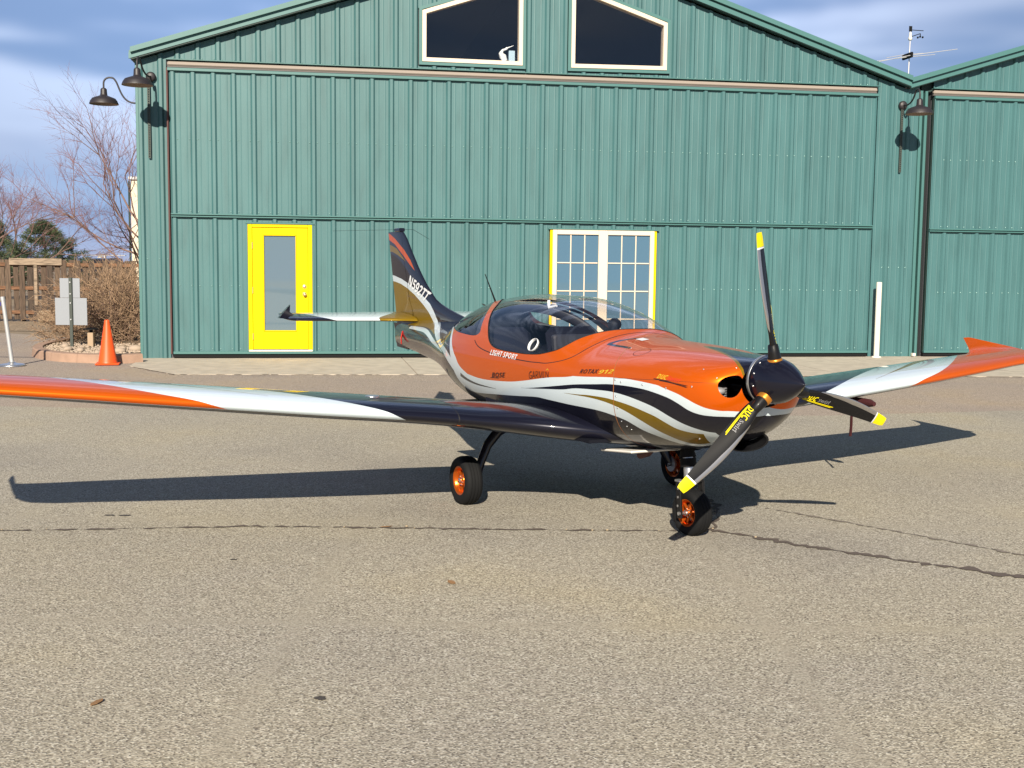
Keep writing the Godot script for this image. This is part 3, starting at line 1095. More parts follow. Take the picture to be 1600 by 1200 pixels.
	bar(h, "recess_bead", Vector3(13.012, 0.0, -0.115), Vector3(13.060, 4.56, 0.0), M["green_trim"])
	bar(h, "downspout_shoe", Vector3(12.93, 0.014, 0.035), Vector3(12.985, 0.065, 0.11), M["pipe_white"])

	# ---- the next hangar
	var b := thing("green_hangar", "neighbouring green hangar at the right edge, seen only by its door corner", "hangar", WALL_O, yaw)
	siding(b, 13.14, 19.0, 13.44, fix(4.60), roof_v, 0.0)
	bar(b, "wall", Vector3(13.14, 0.0, -0.16), Vector3(25.0, 4.9, -0.03), M["interior"])
	var gb := Mb.new()
	gb.prism(Transform3D(), PackedVector2Array([Vector2(12.95, 4.55), Vector2(25.0, 4.55), Vector2(25.0, 4.7), Vector2(19.0, roof_v(19.0)), Vector2(12.95, roof_v(12.95))]), -0.16, -0.03)
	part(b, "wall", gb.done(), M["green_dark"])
	bar(b, "wall", Vector3(12.98, 0.0, -14.0), Vector3(13.1, 4.56, -0.31), M["green_trim"])
	bar(b, "wall", Vector3(24.9, 0.0, -14.0), Vector3(25.0, 4.56, -0.165), M["green_trim"])
	rake(b, 12.66, 19.0, 4.608, 6.54, 0.10, -14.2, 0.13, "roof", M["roof_green"])
	rake(b, 19.0, 25.3, 6.54, 4.6, 0.10, -14.2, 0.13, "roof", M["roof_green"])
	rake(b, 12.66, 19.0, 4.580, 6.512, 0.085, 0.131, 0.165, "rake_trim", M["green_trim"])
	rake(b, 12.66, 19.0, 4.670, 6.602, 0.078, 0.131, 0.215, "rake_trim", M["green_trim"])
	rake(b, 12.66, 19.0, 4.568, 6.50, 0.012, 0.04, 0.155, "soffit", M["green_dark"])
	bar(b, "drip_edge", Vector3(13.10, 4.588, 0.034), Vector3(24.5, 4.602, 0.125), M["green_trim"], 0.002)
	bar(b, "weather_strip", Vector3(13.11, 4.500, 0.034), Vector3(24.5, 4.566, 0.105), M["tan_header"], 0.02)
	bar(b, "weather_strip", Vector3(13.11, 4.474, 0.034), Vector3(24.5, 4.499, 0.088), M["grey_lip"], 0.008)
	var db := group_part(b, "hangar_door")
	bar(db, "door_core", Vector3(13.14, 0.075, -0.02), Vector3(24.5, 4.47, 0.05), M["green_dark"])
	bar(db, "top_rail", Vector3(13.14, 4.428, dz), Vector3(24.5, 4.472, dz + 0.055), M["green_trim"])
	siding(db, 13.14, 19.0, 13.44, fix(2.225), fix(4.427), dz)
	siding(db, 13.14, 19.0, 13.44, fix(0.115), fix(2.180), dz)
	bar(db, "middle_rail", Vector3(13.14, 2.204, dz), Vector3(24.5, 2.225, dz + 0.062), M["green_trim"])
	bar(db, "middle_rail", Vector3(13.14, 2.191, dz), Vector3(24.5, 2.2035, dz + 0.036), M["green_dark"], 0.002)
	bar(db, "middle_rail", Vector3(13.14, 2.171, dz), Vector3(24.5, 2.1905, dz + 0.062), M["green_trim"])
	bar(db, "bottom_rail", Vector3(13.14, 0.072, dz), Vector3(24.5, 0.115, dz + 0.052), M["green_trim"])
	bar(db, "bottom_seal", Vector3(13.14, 0.016, 0.0), Vector3(24.5, 0.071, dz + 0.02), M["rubber"])
	screws(db, [[13.2, 19.0, 13.44, 3.40, dz], [13.2, 19.0, 13.44, 1.12, dz], [13.2, 19.0, 13.44, 2.26, dz], [13.2, 19.0, 13.44, 0.15, dz]])

	# ---- barn lamps
	barn_lamp(Vector3(0.205, 4.33, 0.02), Vector3(0, 0, 1), Vector3(0.095, 4.17, 0.70), "dark bronze barn lamp nearest the left front corner of the hangar")
	barn_lamp(Vector3(-0.04, 4.03, -0.75), Vector3(-1, 0, 0), Vector3(-0.62, 4.06, -0.75), "dark bronze barn lamp reaching out from the side wall against the sky")
	barn_lamp(Vector3(12.585, 4.30, 0.02), Vector3(0, 0, 1), Vector3(12.535, 4.14, 0.70), "dark bronze barn lamp under the valley between two hangar roofs")
	conduit(Vector3(0.168, 3.10, 0.03), 1.14, "slotted dark conduit strip below the left corner lamp")
	conduit(Vector3(12.575, 3.17, 0.03), 1.10, "thin conduit running down the wall below the valley lamp")

	# ---- white pipe standing at the door edge
	var pp := thing("bollard_pipe", "white pipe post standing at the right end of the hangar door", "post", local_at(Vector3(12.185, 0.0, 0.24)), yaw)
	var pb := Mb.new()
	pb.lathe(Transform3D(), PackedVector2Array([Vector2(0.047, 0.0), Vector2(0.047, 1.285), Vector2(0.041, 1.295), Vector2(0.0, 1.296)]), 18)
	part(pp, "pipe", pb.done(), M["pipe_white"])
	var cb := Mb.new()
	cb.lathe(Transform3D(), PackedVector2Array([Vector2(0.085, 0.0), Vector2(0.085, 0.022), Vector2(0.05, 0.03)]), 18)
	part(pp, "collar", cb.done(), M["pipe_white"])

	# ---- roof aerial and weather station
	var an := thing("roof_antenna", "thin metal mast with long horizontal aerial rods above the roof valley", "antenna", local_at(Vector3(13.72, 4.75, -2.0)), yaw)
	var am := Mb.new()
	am.cyl(Vector3(0, 0, 0), Vector3(0.01, 1.05, 0), 0.013, 0.010, 8)
	part(an, "mast", am.done(), M["antenna_metal"])
	for k: Array in [[-0.86, 0.56, 0.99, 0.93, 0.10], [-0.68, 0.63, 0.62, 0.84, -0.05], [-0.42, 0.72, 0.45, 0.88, -0.18]]:
		var rb := Mb.new()
		rb.cyl(Vector3(k[0], k[1], k[4] + 0.12), Vector3(0, (k[1] + k[3]) * 0.5 + 0.015, k[4]), 0.006, 0.008, 6)
		rb.cyl(Vector3(0, (k[1] + k[3]) * 0.5 + 0.015, k[4]), Vector3(k[2], k[3], k[4] - 0.12), 0.008, 0.006, 6)
		part(an, "rod", rb.done(), M["antenna_metal"])
	var hub := Mb.new()
	hub.box(Vector3(-0.03, 0.715, -0.22), Vector3(0.015, 0.815, 0.14), 0.01)
	part(an, "clamp", hub.done(), M["black_matt"])
	var ws := thing("weather_station", "small weather station with vane and cup arm atop the aerial mast", "weather station", local_at(Vector3(13.73, 5.80, -2.0)), yaw)
	var wb := Mb.new()
	wb.lathe(Transform3D(), PackedVector2Array([Vector2(0.0, 0.0), Vector2(0.032, 0.0), Vector2(0.036, 0.04), Vector2(0.02, 0.08), Vector2(0.02, 0.14), Vector2(0.0, 0.16)]), 12)
	part(ws, "body", wb.done(), M["pipe_white"])
	var wa := Mb.new()
	wa.cyl(Vector3(0, 0.06, 0), Vector3(0.20, 0.13, 0), 0.008, -1, 6)
	wa.cyl(Vector3(0.20, 0.13, 0), Vector3(0.20, 0.07, 0), 0.008, -1, 6)
	for k in 3:
		wa.sphere(Vector3(0.20 + 0.05 * cos(TAU * k / 3), 0.065, 0.05 * sin(TAU * k / 3)), Vector3.ONE * 0.02, 8, 5)
	part(ws, "cup_arm", wa.done(), M["black_matt"])
	var wv := Mb.new()
	wv.cyl(Vector3(0, 0.19, 0), Vector3(0.26, 0.185, 0), 0.007, -1, 6)
	wv.box(Vector3(-0.03, 0.16, -0.004), Vector3(0.03, 0.26, 0.004))
	part(ws, "wind_vane", wv.done(), M["black_matt"])

	# ---- things on the inside sill of the left gable window
	var he := thing("heron_figurine", "white long-billed bird figurine inside the left gable window", "figurine", local_at(Vector3(5.745, 4.756, -0.30)), yaw)
	var hb := Mb.new()
	hb.tube(PackedVector3Array([Vector3(-0.03, 0.06, 0), Vector3(0.0, 0.09, 0), Vector3(-0.03, 0.15, 0), Vector3(-0.06, 0.20, 0), Vector3(-0.03, 0.25, 0), Vector3(0.02, 0.265, 0), Vector3(0.04, 0.285, 0)]), PackedFloat32Array([0.012, 0.05, 0.06, 0.038, 0.02, 0.018, 0.024]), 10)
	part(he, "body", hb.done(), M["heron"])
	var bk := Mb.new()
	bk.cyl(Vector3(0.04, 0.285, 0), Vector3(0.15, 0.33, 0), 0.012, 0.003, 8)
	part(he, "bill", bk.done(), M["heron"])
	for x: float in [-0.03, 0.015]:
		var lb := Mb.new()
		lb.cyl(Vector3(x, 0.0, 0), Vector3(x + 0.01, 0.09, 0), 0.007, -1, 6)
		part(he, "leg", lb.done(), M["heron"])
	var bx := thing("pale_box", "pale blue panel standing beside the white bird figurine", "box", local_at(Vector3(5.86, 4.756, -0.28)), yaw)
	bar(bx, "panel", Vector3(-0.05, 0, -0.03), Vector3(0.05, 0.24, 0.03), M["pale_blue"])


func local_at(p: Vector3) -> Vector3:
	return Transform3D(Basis(Vector3.UP, deg_to_rad(WALL_YAW)), WALL_O) * p


func barn_lamp(plate: Vector3, out: Vector3, shade: Vector3, label: String) -> void:
	# plate, shade: in wall axes; the thing's own origin is its wall plate
	var t := thing("barn_lamp", label, "lamp", local_at(plate), deg_to_rad(WALL_YAW), "barn lamps on the hangars")
	var s := shade - plate
	var side := out.cross(Vector3.UP)
	var pl := Mb.new()
	var toward := Basis(side, out, Vector3.UP) if out.z > 0.5 else Basis(Vector3.UP, out, side)
	pl.lathe(Transform3D(toward.orthonormalized(), Vector3.ZERO), PackedVector2Array([Vector2(0.075, 0.0), Vector2(0.075, 0.03), Vector2(0.05, 0.055), Vector2(0.0, 0.06)]), 18)
	part(t, "wall_plate", pl.done(), M["lamp_bronze"])
	# shade
	var sh := Mb.new()
	sh.lathe(Transform3D(Basis(), s), PackedVector2Array([Vector2(0.226, -0.068), Vector2(0.222, -0.055), Vector2(0.205, -0.015), Vector2(0.178, 0.022), Vector2(0.12, 0.045), Vector2(0.06, 0.066), Vector2(0.053, 0.085), Vector2(0.048, 0.165), Vector2(0.03, 0.185), Vector2(0.0, 0.186)]), 32)
	part(t, "shade", sh.done(), M["lamp_bronze"])
	var li := Mb.new()
	li.lathe(Transform3D(Basis(), s), PackedVector2Array([Vector2(0.0, 0.05), Vector2(0.06, 0.05), Vector2(0.115, 0.036), Vector2(0.17, 0.014), Vector2(0.197, -0.02), Vector2(0.216, -0.056), Vector2(0.2255, -0.069)]), 32)
	part(t, "shade_lining", li.done(), M["lamp_inner"])
	var bl := Mb.new()
	bl.sphere(s + Vector3(0, -0.005, 0), Vector3(0.035, 0.05, 0.035), 12, 8)
	part(t, "bulb", bl.done(), M["lamp_inner"])
	# gooseneck
	var top := s + Vector3(0, 0.18, 0)
	var len := Vector2(s.x, s.z).length()
	var fl := Vector3(s.x, 0, s.z).normalized()
	var cv := Curve3D.new()
	cv.bake_interval = 0.02
	var hy := top.y + 0.075
	cv.add_point(out * 0.05, Vector3.ZERO, fl * 0.26 + Vector3(0, -0.05, 0))
	cv.add_point(fl * (len - 0.185) + Vector3(0, hy + 0.045, 0), -fl * 0.06 + Vector3(0, -0.09, 0), fl * 0.03 + Vector3(0, 0.045, 0))
	cv.add_point(fl * (len - 0.095) + Vector3(0, hy + 0.095, 0), -fl * 0.05, fl * 0.055)
	cv.add_point(fl * len + Vector3(0, hy, 0), Vector3(0, 0.05, 0), Vector3(0, -0.03, 0))
	cv.add_point(top, Vector3(0, 0.03, 0), Vector3.ZERO)
	var path := cv.get_baked_points()
	var gn := Mb.new()
	gn.tube(path, PackedFloat32Array([0.014]), 10)
	part(t, "gooseneck", gn.done(), M["lamp_bronze"])


func conduit(at: Vector3, length: float, label: String) -> void:
	var t := thing("conduit", label, "conduit", local_at(at), deg_to_rad(WALL_YAW))
	var mb := Mb.new()
	mb.box(Vector3(-0.020, 0, 0), Vector3(-0.008, length, 0.022), 0.002)
	mb.box(Vector3(0.008, 0, 0), Vector3(0.020, length, 0.022), 0.002)
	var y := 0.0
	while y < length - 0.02:
		mb.box(Vector3(-0.0078, y, 0.002), Vector3(0.0078, y + 0.018, 0.018))
		y += 0.036
	part(t, "channel", mb.done(), M["conduit"])


# ---------------------------------------------------------------- planting bed, fence, trees and what stands beyond
func grow(mb: Mb, a: Vector3, dir: Vector3, length: float, r: float, depth: int, lean: Vector3, twig: Mb) -> void:
	# one limb that bends, then forks
	var n := 4
	var path := PackedVector3Array([a])
	var rad := PackedFloat32Array([r])
	var p := a
	var d := dir
	var pts: Array = []
	for i in n:
		d = (d + Vector3(rng.randfn(0, 0.13), rng.randfn(0, 0.10), rng.randfn(0, 0.13)) + lean * 0.05).normalized()
		p += d * length / n
		path.append(p)
		rad.append(lerpf(r, r * 0.45, float(i + 1) / n))
		pts.append([p, d])
	var m := twig if depth <= 1 else mb
	m.tube(path, rad, 3 if depth <= 1 else (4 if depth == 2 else 6), false)
	if depth == 0: return
	var kids := 5 if depth >= 3 else 6
	for k in kids:
		var at: Array = pts[rng.randi_range(1, n - 1)] if k < kids - 1 else pts[n - 1]
		var ax := Vector3(rng.randfn(0, 1), rng.randfn(0, 0.5), rng.randfn(0, 1)).normalized()
		var nd: Vector3 = (at[1] as Vector3).rotated(ax, deg_to_rad(rng.randf_range(22, 52))) + Vector3(0, 0.16, 0)
		grow(mb, at[0], nd.normalized(), length * rng.randf_range(0.45, 0.72), r * rng.randf_range(0.38, 0.52), depth - 1, lean, twig)


func bare_tree(at: Vector3, height: float, stems: int, spread: float, label: String, bark: Material, twigm: Material, depth := 3) -> void:
	var t := thing("bare_tree", label, "tree", at, 0.0, "bare trees beyond the fence")
	var mb := Mb.new()
	var tw := Mb.new()
	mb.tube(PackedVector3Array([Vector3(0, -0.1, 0), Vector3(0.03, height * 0.10, 0.0), Vector3(0.0, height * 0.22, 0.02)]), PackedFloat32Array([height * 0.020, height * 0.016, height * 0.013]), 8, false)
	for k in stems:
		var az := TAU * k / stems + rng.randf_range(-0.4, 0.4)
		var lean := Vector3(cos(az), 0, sin(az)) * spread
		grow(mb, Vector3(0.0, height * rng.randf_range(0.12, 0.5), 0.0) * (1.0 if k else 0.45), (Vector3(0, rng.randf_range(0.55, 1.1), 0) + lean).normalized(), height * rng.randf_range(0.30, 0.46), height * 0.0055, depth, lean * 0.2, tw)
	# leader
	grow(mb, Vector3(0, height * 0.2, 0.02), Vector3.UP, height * 0.45, height * 0.008, depth, Vector3.ZERO, tw)
	part(t, "trunk", mb.done(), bark)
	var c := part(t, "crown", tw.done(), twigm)
	c.set_meta("kind", "stuff")


func evergreen(at: Vector3, height: float, width: float, label: String) -> void:
	var t := thing("evergreen_tree", label, "tree", at, 0.0, "evergreens beyond the fence")
	var tr := Mb.new()
	tr.cyl(Vector3.ZERO, Vector3(0, height * 0.9, 0), height * 0.03, height * 0.006, 8)
	var dark := Mb.new()
	var light := Mb.new()
	var clumps := 210
	for i in clumps:
		var f := pow(rng.randf(), 0.8)
		var y := height * lerpf(0.10, 0.98, f)
		var rmax := width * 0.5 * (1.0 - pow(f, 1.8)) + 0.08
		var az := rng.randf() * TAU
		var rr := rmax * sqrt(rng.randf_range(0.12, 1.0)) * rng.randf_range(0.8, 1.15)
		var c := Vector3(cos(az) * rr, y + rr * 0.15, sin(az) * rr)
		if i % 5 == 0: tr.tube(PackedVector3Array([Vector3(0, y - rr * 0.25, 0), c]), PackedFloat32Array([0.022, 0.007]), 4, false)
		var m := light if rng.randf() < 0.30 else dark
		var out := Vector3(cos(az), 0.35, sin(az)).normalized()
		for k in 95:
			var d := (out + Vector3(rng.randfn(0, 0.7), rng.randfn(0, 0.6), rng.randfn(0, 0.7))).normalized()
			var b := c + Vector3(rng.randfn(0, 0.10), rng.randfn(0, 0.06), rng.randfn(0, 0.10))
			var q := b + d * rng.randf_range(0.08, 0.17)
			var w := d.cross(Vector3(rng.randfn(0, 1), rng.randfn(0, 1), rng.randfn(0, 1))).normalized() * 0.012
			var nn := (d.cross(w).normalized())
			m.tri(b - w, b + w, q, nn, nn, nn)
	part(t, "trunk", tr.done(), M["bark"])
	var a := part(t, "crown", dark.done(), M["needle"])
	a.set_meta("kind", "stuff")
	var b2 := part(t, "crown", light.done(), M["needle_light"])
	b2.set_meta("kind", "stuff")


func build_surroundings() -> void:
	# kerb round the planting bed
	var line := PackedVector2Array()
	for p: Vector2 in spl([Vector2(-5.56, -17.78), Vector2(-5.94, -17.56), Vector2(-6.52, -17.66), Vector2(-7.02, -17.94), Vector2(-7.55, -18.6), Vector2(-7.9, -19.5), Vector2(-8.05, -20.6), Vector2(-8.1, -22.2)], 5): line.append(p)
	var kerb := thing("kerb", "pinkish concrete kerb curving round the planting bed at the hangar corner", "kerb")
	for i in range(0, line.size() - 1):
		if i % 5 != 0: continue
		var mb := Mb.new()
		for j in range(i, mini(i + 5, line.size() - 1)):
			var a := line[j]
			var b := line[j + 1]
			var da := (line[mini(j + 1, line.size() - 1)] - line[maxi(j - 1, 0)]).normalized().orthogonal()
			var db := (line[mini(j + 2, line.size() - 1)] - line[j]).normalized().orthogonal()
			if i > 0 and j == i: a = a.lerp(b, 0.03)
			var w := 0.17
			var V := func(p: Vector2, y: float) -> Vector3: return Vector3(p.x, y, p.y)
			var inn := -da
			var fa := Vector3(da.x, 0, da.y)
			var fb := Vector3(db.x, 0, db.y)
			if da.dot(Vector2(-7.0, -20.5) - a) > 0:
				fa = -fa
				fb = -fb
			var A := V.call(a, 0.0) as Vector3
			var B := V.call(b, 0.0) as Vector3
			mb.quadn(A - Vector3(0, 0.03, 0), B - Vector3(0, 0.03, 0), B - fb * 0.02 + Vector3(0, 0.11, 0), A - fa * 0.02 + Vector3(0, 0.11, 0), fa, fb, fb, fa)
			mb.quadn(A - fa * 0.02 + Vector3(0, 0.11, 0), B - fb * 0.02 + Vector3(0, 0.11, 0), B - fb * 0.04 + Vector3(0, 0.13, 0), A - fa * 0.04 + Vector3(0, 0.13, 0), (fa + Vector3.UP).normalized(), (fb + Vector3.UP).normalized(), Vector3.UP, Vector3.UP)
			mb.quad(A - fa * 0.04 + Vector3(0, 0.13, 0), B - fb * 0.04 + Vector3(0, 0.13, 0), B - fb * w + Vector3(0, 0.13, 0), A - fa * w + Vector3(0, 0.13, 0), Vector3.UP)
			mb.quad(A - fa * w + Vector3(0, 0.13, 0), B - fb * w + Vector3(0, 0.13, 0), B - fb * w, A - fa * w, -fa)
		part(kerb, "kerb_stone", mb.done(), M["kerb_concrete"])
	# bed surface
	var bed := PackedVector2Array()
	for p in line: bed.append(p + (Vector2(-6.6, -20.6) - p).normalized() * 0.10)
	bed.append(Vector2(-6.6, -22.6))
	bed.append(Vector2(-5.83, -22.3))
	bed.append(Vector2(-5.83, -18.0))
	structure("planting_bed", sheet(bed, 0.095), M["bed_gravel"])
	var rk := Mb.new()
	rk.sphere(Vector3(0, 0.03, 0), Vector3(0.10, 0.055, 0.075), 8, 5)
	var rock_mesh := rk.done()
	var rock_spots := [[-6.1, -18.35, 1.0, 0.4], [-6.35, -18.1, 0.7, 1.2], [-6.75, -18.45, 0.9, 2.0], [-5.98, -18.75, 1.2, 0.1], [-7.05, -18.75, 0.8, 0.9], [-6.5, -18.75, 0.6, 2.6], [-7.3, -19.3, 0.9, 1.7], [-6.28, -19.0, 0.75, 2.9]]
	var words := ["pale rock against the hangar end of the planting bed, front row", "small rock just behind the kerb to the right of the cone", "rock behind the orange cone's left side in the bed", "largest pale rock beside the hangar wall in the bed", "rock at the foot of the short wooden path light", "smallest rock in the middle of the planting bed", "rock beside the grey sign post in the bed", "low rock under the front twigs of the bare shrub"]
	for i in rock_spots.size():
		var k: Array = rock_spots[i]
		var t := thing("rock", words[i], "rock", Vector3(k[0], 0.095, k[1]), k[3], "rocks in the planting bed")
		var o := part(t, "stone", rock_mesh, M["rock"])
		o.scale = Vector3.ONE * k[2]
	var mm := MultiMesh.new()
	mm.transform_format = MultiMesh.TRANSFORM_3D
	var gm := Mb.new()
	gm.sphere(Vector3.ZERO, Vector3(1, 0.6, 0.8), 6, 4)
	mm.mesh = gm.done()
	mm.instance_count = 900
	for i in 900:
		var p := Vector2(rng.randf_range(-7.9, -5.85), rng.randf_range(-20.5, -17.75))
		while not Geometry2D.is_point_in_polygon(p, bed): p = Vector2(rng.randf_range(-7.9, -5.85), rng.randf_range(-20.5, -17.75))
		mm.set_instance_transform(i, Transform3D(Basis(Vector3.UP, rng.randf() * TAU).scaled(Vector3.ONE * rng.randf_range(0.012, 0.035)), Vector3(p.x, 0.10, p.y)))
	var gi := MultiMeshInstance3D.new()
	gi.name = "bed_stones"
	gi.multimesh = mm
	gi.material_override = M["rock"]
	add_child(gi, true)
	gi.set_meta("kind", "stuff")
	gi.set_meta("label", "tan gravel stones covering the planting bed behind the kerb")
	gi.set_meta("category", "gravel")
	# bare shrub: a dome of fine arching twigs
	var sh := thing("bare_shrub", "big rounded leafless tan shrub filling the planting bed beside the hangar", "shrub", Vector3(-7.05, 0.09, -21.3))
	var wood := Mb.new()
	var tan := Mb.new()
	var dk := Mb.new()
	for i in 60:
		var az := rng.randf() * TAU
		var tilt := rng.randf_range(0.1, 1.25)
		var d := Vector3(cos(az) * sin(tilt), cos(tilt), sin(az) * sin(tilt))
		wood.tube(PackedVector3Array([Vector3(cos(az) * 0.15, 0, sin(az) * 0.15), d * 0.6 + Vector3(0, 0.1, 0), d * 1.05 * Vector3(1.25, 0.95, 1.1)]), PackedFloat32Array([0.018, 0.011, 0.005]), 4, false)
	for i in 5200:
		var az := rng.randf() * TAU
		var ct := rng.randf_range(-0.12, 1.0)
		var st := sqrt(1.0 - ct * ct)
		var u := Vector3(cos(az) * st, ct, sin(az) * st)
		var rr := pow(rng.randf_range(0.12, 1.0), 0.45)
		var lump := 1.0 + 0.10 * sin(az * 3.0 + 1.0) + 0.07 * sin(az * 7.0 + ct * 5.0)
		var c := u * rr * lump * Vector3(1.42, 1.22, 1.25) + Vector3(0, 0.12, 0)
		if c.y < 0.0: c.y = rng.randf_range(0.0, 0.2)
		var d := (u * 0.7 + Vector3(rng.randfn(0, 0.55), rng.randfn(0.15, 0.5), rng.randfn(0, 0.55))).normalized()
		var l := rng.randf_range(0.12, 0.34)
		var mid := c + d * l * 0.5 + Vector3(rng.randfn(0, 0.02), rng.randfn(0, 0.02), rng.randfn(0, 0.02))
		var m := dk if rng.randf() < 0.30 else tan
		m.tube(PackedVector3Array([c, mid, mid + (d + Vector3(rng.randfn(0, 0.3), rng.randfn(0, 0.3), rng.randfn(0, 0.3))).normalized() * l * 0.5]), PackedFloat32Array([0.0055, 0.004, 0.0018]), 3, false)
	part(sh, "stem", wood.done(), M["bark"])
	for q: Array in [[tan, "twig_tan"], [dk, "twig_dark"]]:
		var o := part(sh, "twigs", q[0].done(), M[q[1]])
		o.set_meta("kind", "stuff")
	# board fence
	var fe := thing("board_fence", "weathered brown board on board wooden fence behind the shrub", "fence", Vector3(-14.6, 0, -29.3))
	var fl := 10.0
	var fh := 1.52
	for y: float in [0.18, 0.78, 1.36]:
		for k in 4:
			bar(fe, "rail", Vector3(k * 2.45, y, -0.035), Vector3(k * 2.45 + 2.44, y + 0.09, 0.005), M["fence_rail"], 0.006)
	var x := 0.02
	var kk := 0
	while x < fl - 0.2:
		var front := kk % 2 == 0
		var w := 0.135 + rng.randf_range(-0.006, 0.006)
		var top := fh + rng.randf_range(-0.015, 0.015)
		bar(fe, "board", Vector3(x, 0.05, 0.006 if front else -0.055), Vector3(x + w, top, 0.026 if front else -0.037), M["fence_%d" % rng.randi_range(0, 2)], 0.004)
		x += 0.172 if front else 0.172
		kk += 1
	for k in 5: bar(fe, "post", Vector3(k * 2.45 - 0.05, 0.0, -0.16), Vector3(k * 2.45 + 0.05, fh - 0.05, -0.058), M["fence_1"], 0.008)
	bar(fe, "cap_board", Vector3(2.20, 1.39, 0.028), Vector3(3.50, fh + 0.035, 0.062), M["fence_cap"], 0.006)
	bar(fe, "brace", Vector3(2.80, 0.4, 0.028), Vector3(2.88, 1.388, 0.05), M["fence_cap"], 0.006)
	# sandstone block at the fence foot
	var sb := thing("stone_block", "flat sandy stone block lying against the foot of the fence", "stone", Vector3(-11.05, 0.0, -28.8), 0.1)
	bar(sb, "block", Vector3(-0.45, 0.0, -0.2), Vector3(0.45, 0.30, 0.2), M["bed_gravel"], 0.06)
	structure("dirt_strip", sheet(PackedVector2Array([Vector2(-40, -29.6), Vector2(-5, -29.6), Vector2(-5, -25.0), Vector2(-10.4, -25.4), Vector2(-40, -25.6)]), -0.003), M["bed_gravel"])
	# signs seen from behind
	var sg := thing("sign_post", "two grey sign backs, small over large, on a steel post", "sign", Vector3(-7.27, 0.0, -19.51))
	bar(sg, "post", Vector3(-0.026, 0.0, -0.012), Vector3(0.026, 1.235, 0.020), M["conduit"], 0.004)
	bar(sg, "upper_plate", Vector3(-0.185, 0.905, -0.022), Vector3(0.145, 1.225, -0.014), M["sign_back"], 0.002)
	bar(sg, "lower_plate", Vector3(-0.27, 0.455, -0.024), Vector3(0.255, 0.902, -0.014), M["sign_back"], 0.002)
	for y: float in [0.55, 0.82, 0.97, 1.16]:
		var bo := Mb.new()
		bo.cyl(Vector3(0, y, 0.018), Vector3(0, y, 0.032), 0.012, -1, 6)
		part(sg, "bolt", bo.done(), M["galvanised"])
	# path light
	var pl := thing("path_light", "short wooden bollard light with a flat dark cap behind the cone", "light", Vector3(-7.02, 0.06, -19.7))
	bar(pl, "post", Vector3(-0.048, 0.0, -0.048), Vector3(0.048, 0.265, 0.048), M["post_wood"], 0.006)
	var cp := Mb.new()
	cp.lathe(Transform3D(), PackedVector2Array([Vector2(0.0, 0.268), Vector2(0.03, 0.268), Vector2(0.03, 0.31), Vector2(0.125, 0.315), Vector2(0.12, 0.328), Vector2(0.04, 0.35), Vector2(0.0, 0.352)]), 20)
	part(pl, "cap", cp.done(), M["black_matt"])
	# cone
	var co := thing("traffic_cone", "bright orange plastic traffic cone standing in front of the kerb", "traffic cone", Vector3(-5.95, 0.0, -17.36), 0.25)
	var cn := Mb.new()
	cn.lathe(Transform3D(), PackedVector2Array([Vector2(0.138, 0.028), Vector2(0.132, 0.05), Vector2(0.090, 0.30), Vector2(0.036, 0.635), Vector2(0.032, 0.652), Vector2(0.022, 0.655), Vector2(0.019, 0.60)]), 28)
	part(co, "body", cn.done(), M["cone_orange"])
	bar(co, "base", Vector3(-0.170, 0.0, -0.170), Vector3(0.170, 0.027, 0.170), M["cone_orange"], 0.012)
	# stanchion
	var sn := thing("stanchion", "leaning silver crowd-control post with blue belt at the left edge", "stanchion", Vector3(-7.20, 0.0, -16.98))
	var bs := Mb.new()
	bs.lathe(Transform3D(), PackedVector2Array([Vector2(0.185, 0.0), Vector2(0.185, 0.012), Vector2(0.165, 0.025), Vector2(0.06, 0.04), Vector2(0.04, 0.055), Vector2(0.0, 0.056)]), 28)
	part(sn, "base", bs.done(), M["steel"])
	var po := Mb.new()
	po.cyl(Vector3(0, 0.05, 0), Vector3(-0.10, 0.93, 0), 0.029, -1, 16)
	part(sn, "pole", po.done(), M["galvanised"])
	var hd := Mb.new()
	hd.cyl(Vector3(-0.10, 0.932, 0), Vector3(-0.108, 0.99, 0), 0.032, -1, 16)
	part(sn, "head", hd.done(), M["galvanised"])
	var be := Mb.new()
	be.obox(Transform3D(Basis(), Vector3(-1.135, 0.885, 0)), Vector3(2.0, 0.055, 0.003))
	part(sn, "belt", be.done(), M["belt_blue"])
	# trees
	bare_tree(Vector3(-10.25, 0, -33.0), 5.4, 16, 0.9, "leafless reddish tree whose branches spread left from behind the hangar corner", M["bark"], M["twig_red"])
	bare_tree(Vector3(-14.75, 0, -33.5), 4.6, 13, 1.0, "leafless tree at the left edge reaching into the sky above the fence", M["bark"], M["twig_red"])
	bare_tree(Vector3(-20.9, 0, -50.0), 4.6, 7, 0.7, "small distant leafless reddish tree standing between the two evergreens", M["bark"], M["twig_red"])
	bare_tree(Vector3(-17.0, 0, -56.0), 4.4, 7, 0.5, "distant leafless tree low down in front of the cream building", M["bark"], M["twig_red"], 2)
	evergreen(Vector3(-17.7, 0, -45.0), 2.95, 3.7, "rounded dark green pine standing above the fence, nearer the hangar")
	evergreen(Vector3(-20.3, 0, -46.0), 3.35, 2.6, "dark green pine above the fence, cut off by the left edge")
	# cream building behind
	var cbd := thing("cream_building", "tall cream building far behind, showing as a strip beside the hangar corner", "building", Vector3(-17.3, 0, -54.0))
	bar(cbd, "wall", Vector3(0, 0, -8), Vector3(9, 5.15, 0), M["building_cream"], 0.02)
	bar(cbd, "roof", Vector3(-0.08, 5.151, -8.1), Vector3(9.1, 5.30, 0.1), M["galvanised"], 0.02)
	var dp := Mb.new()
	dp.cyl(Vector3(-0.05, 0, 0.06), Vector3(-0.05, 5.1, 0.06), 0.045, -1, 8)
	part(cbd, "downpipe", dp.done(), M["green_dark"])
	# low hills
	var hm := Mb.new()
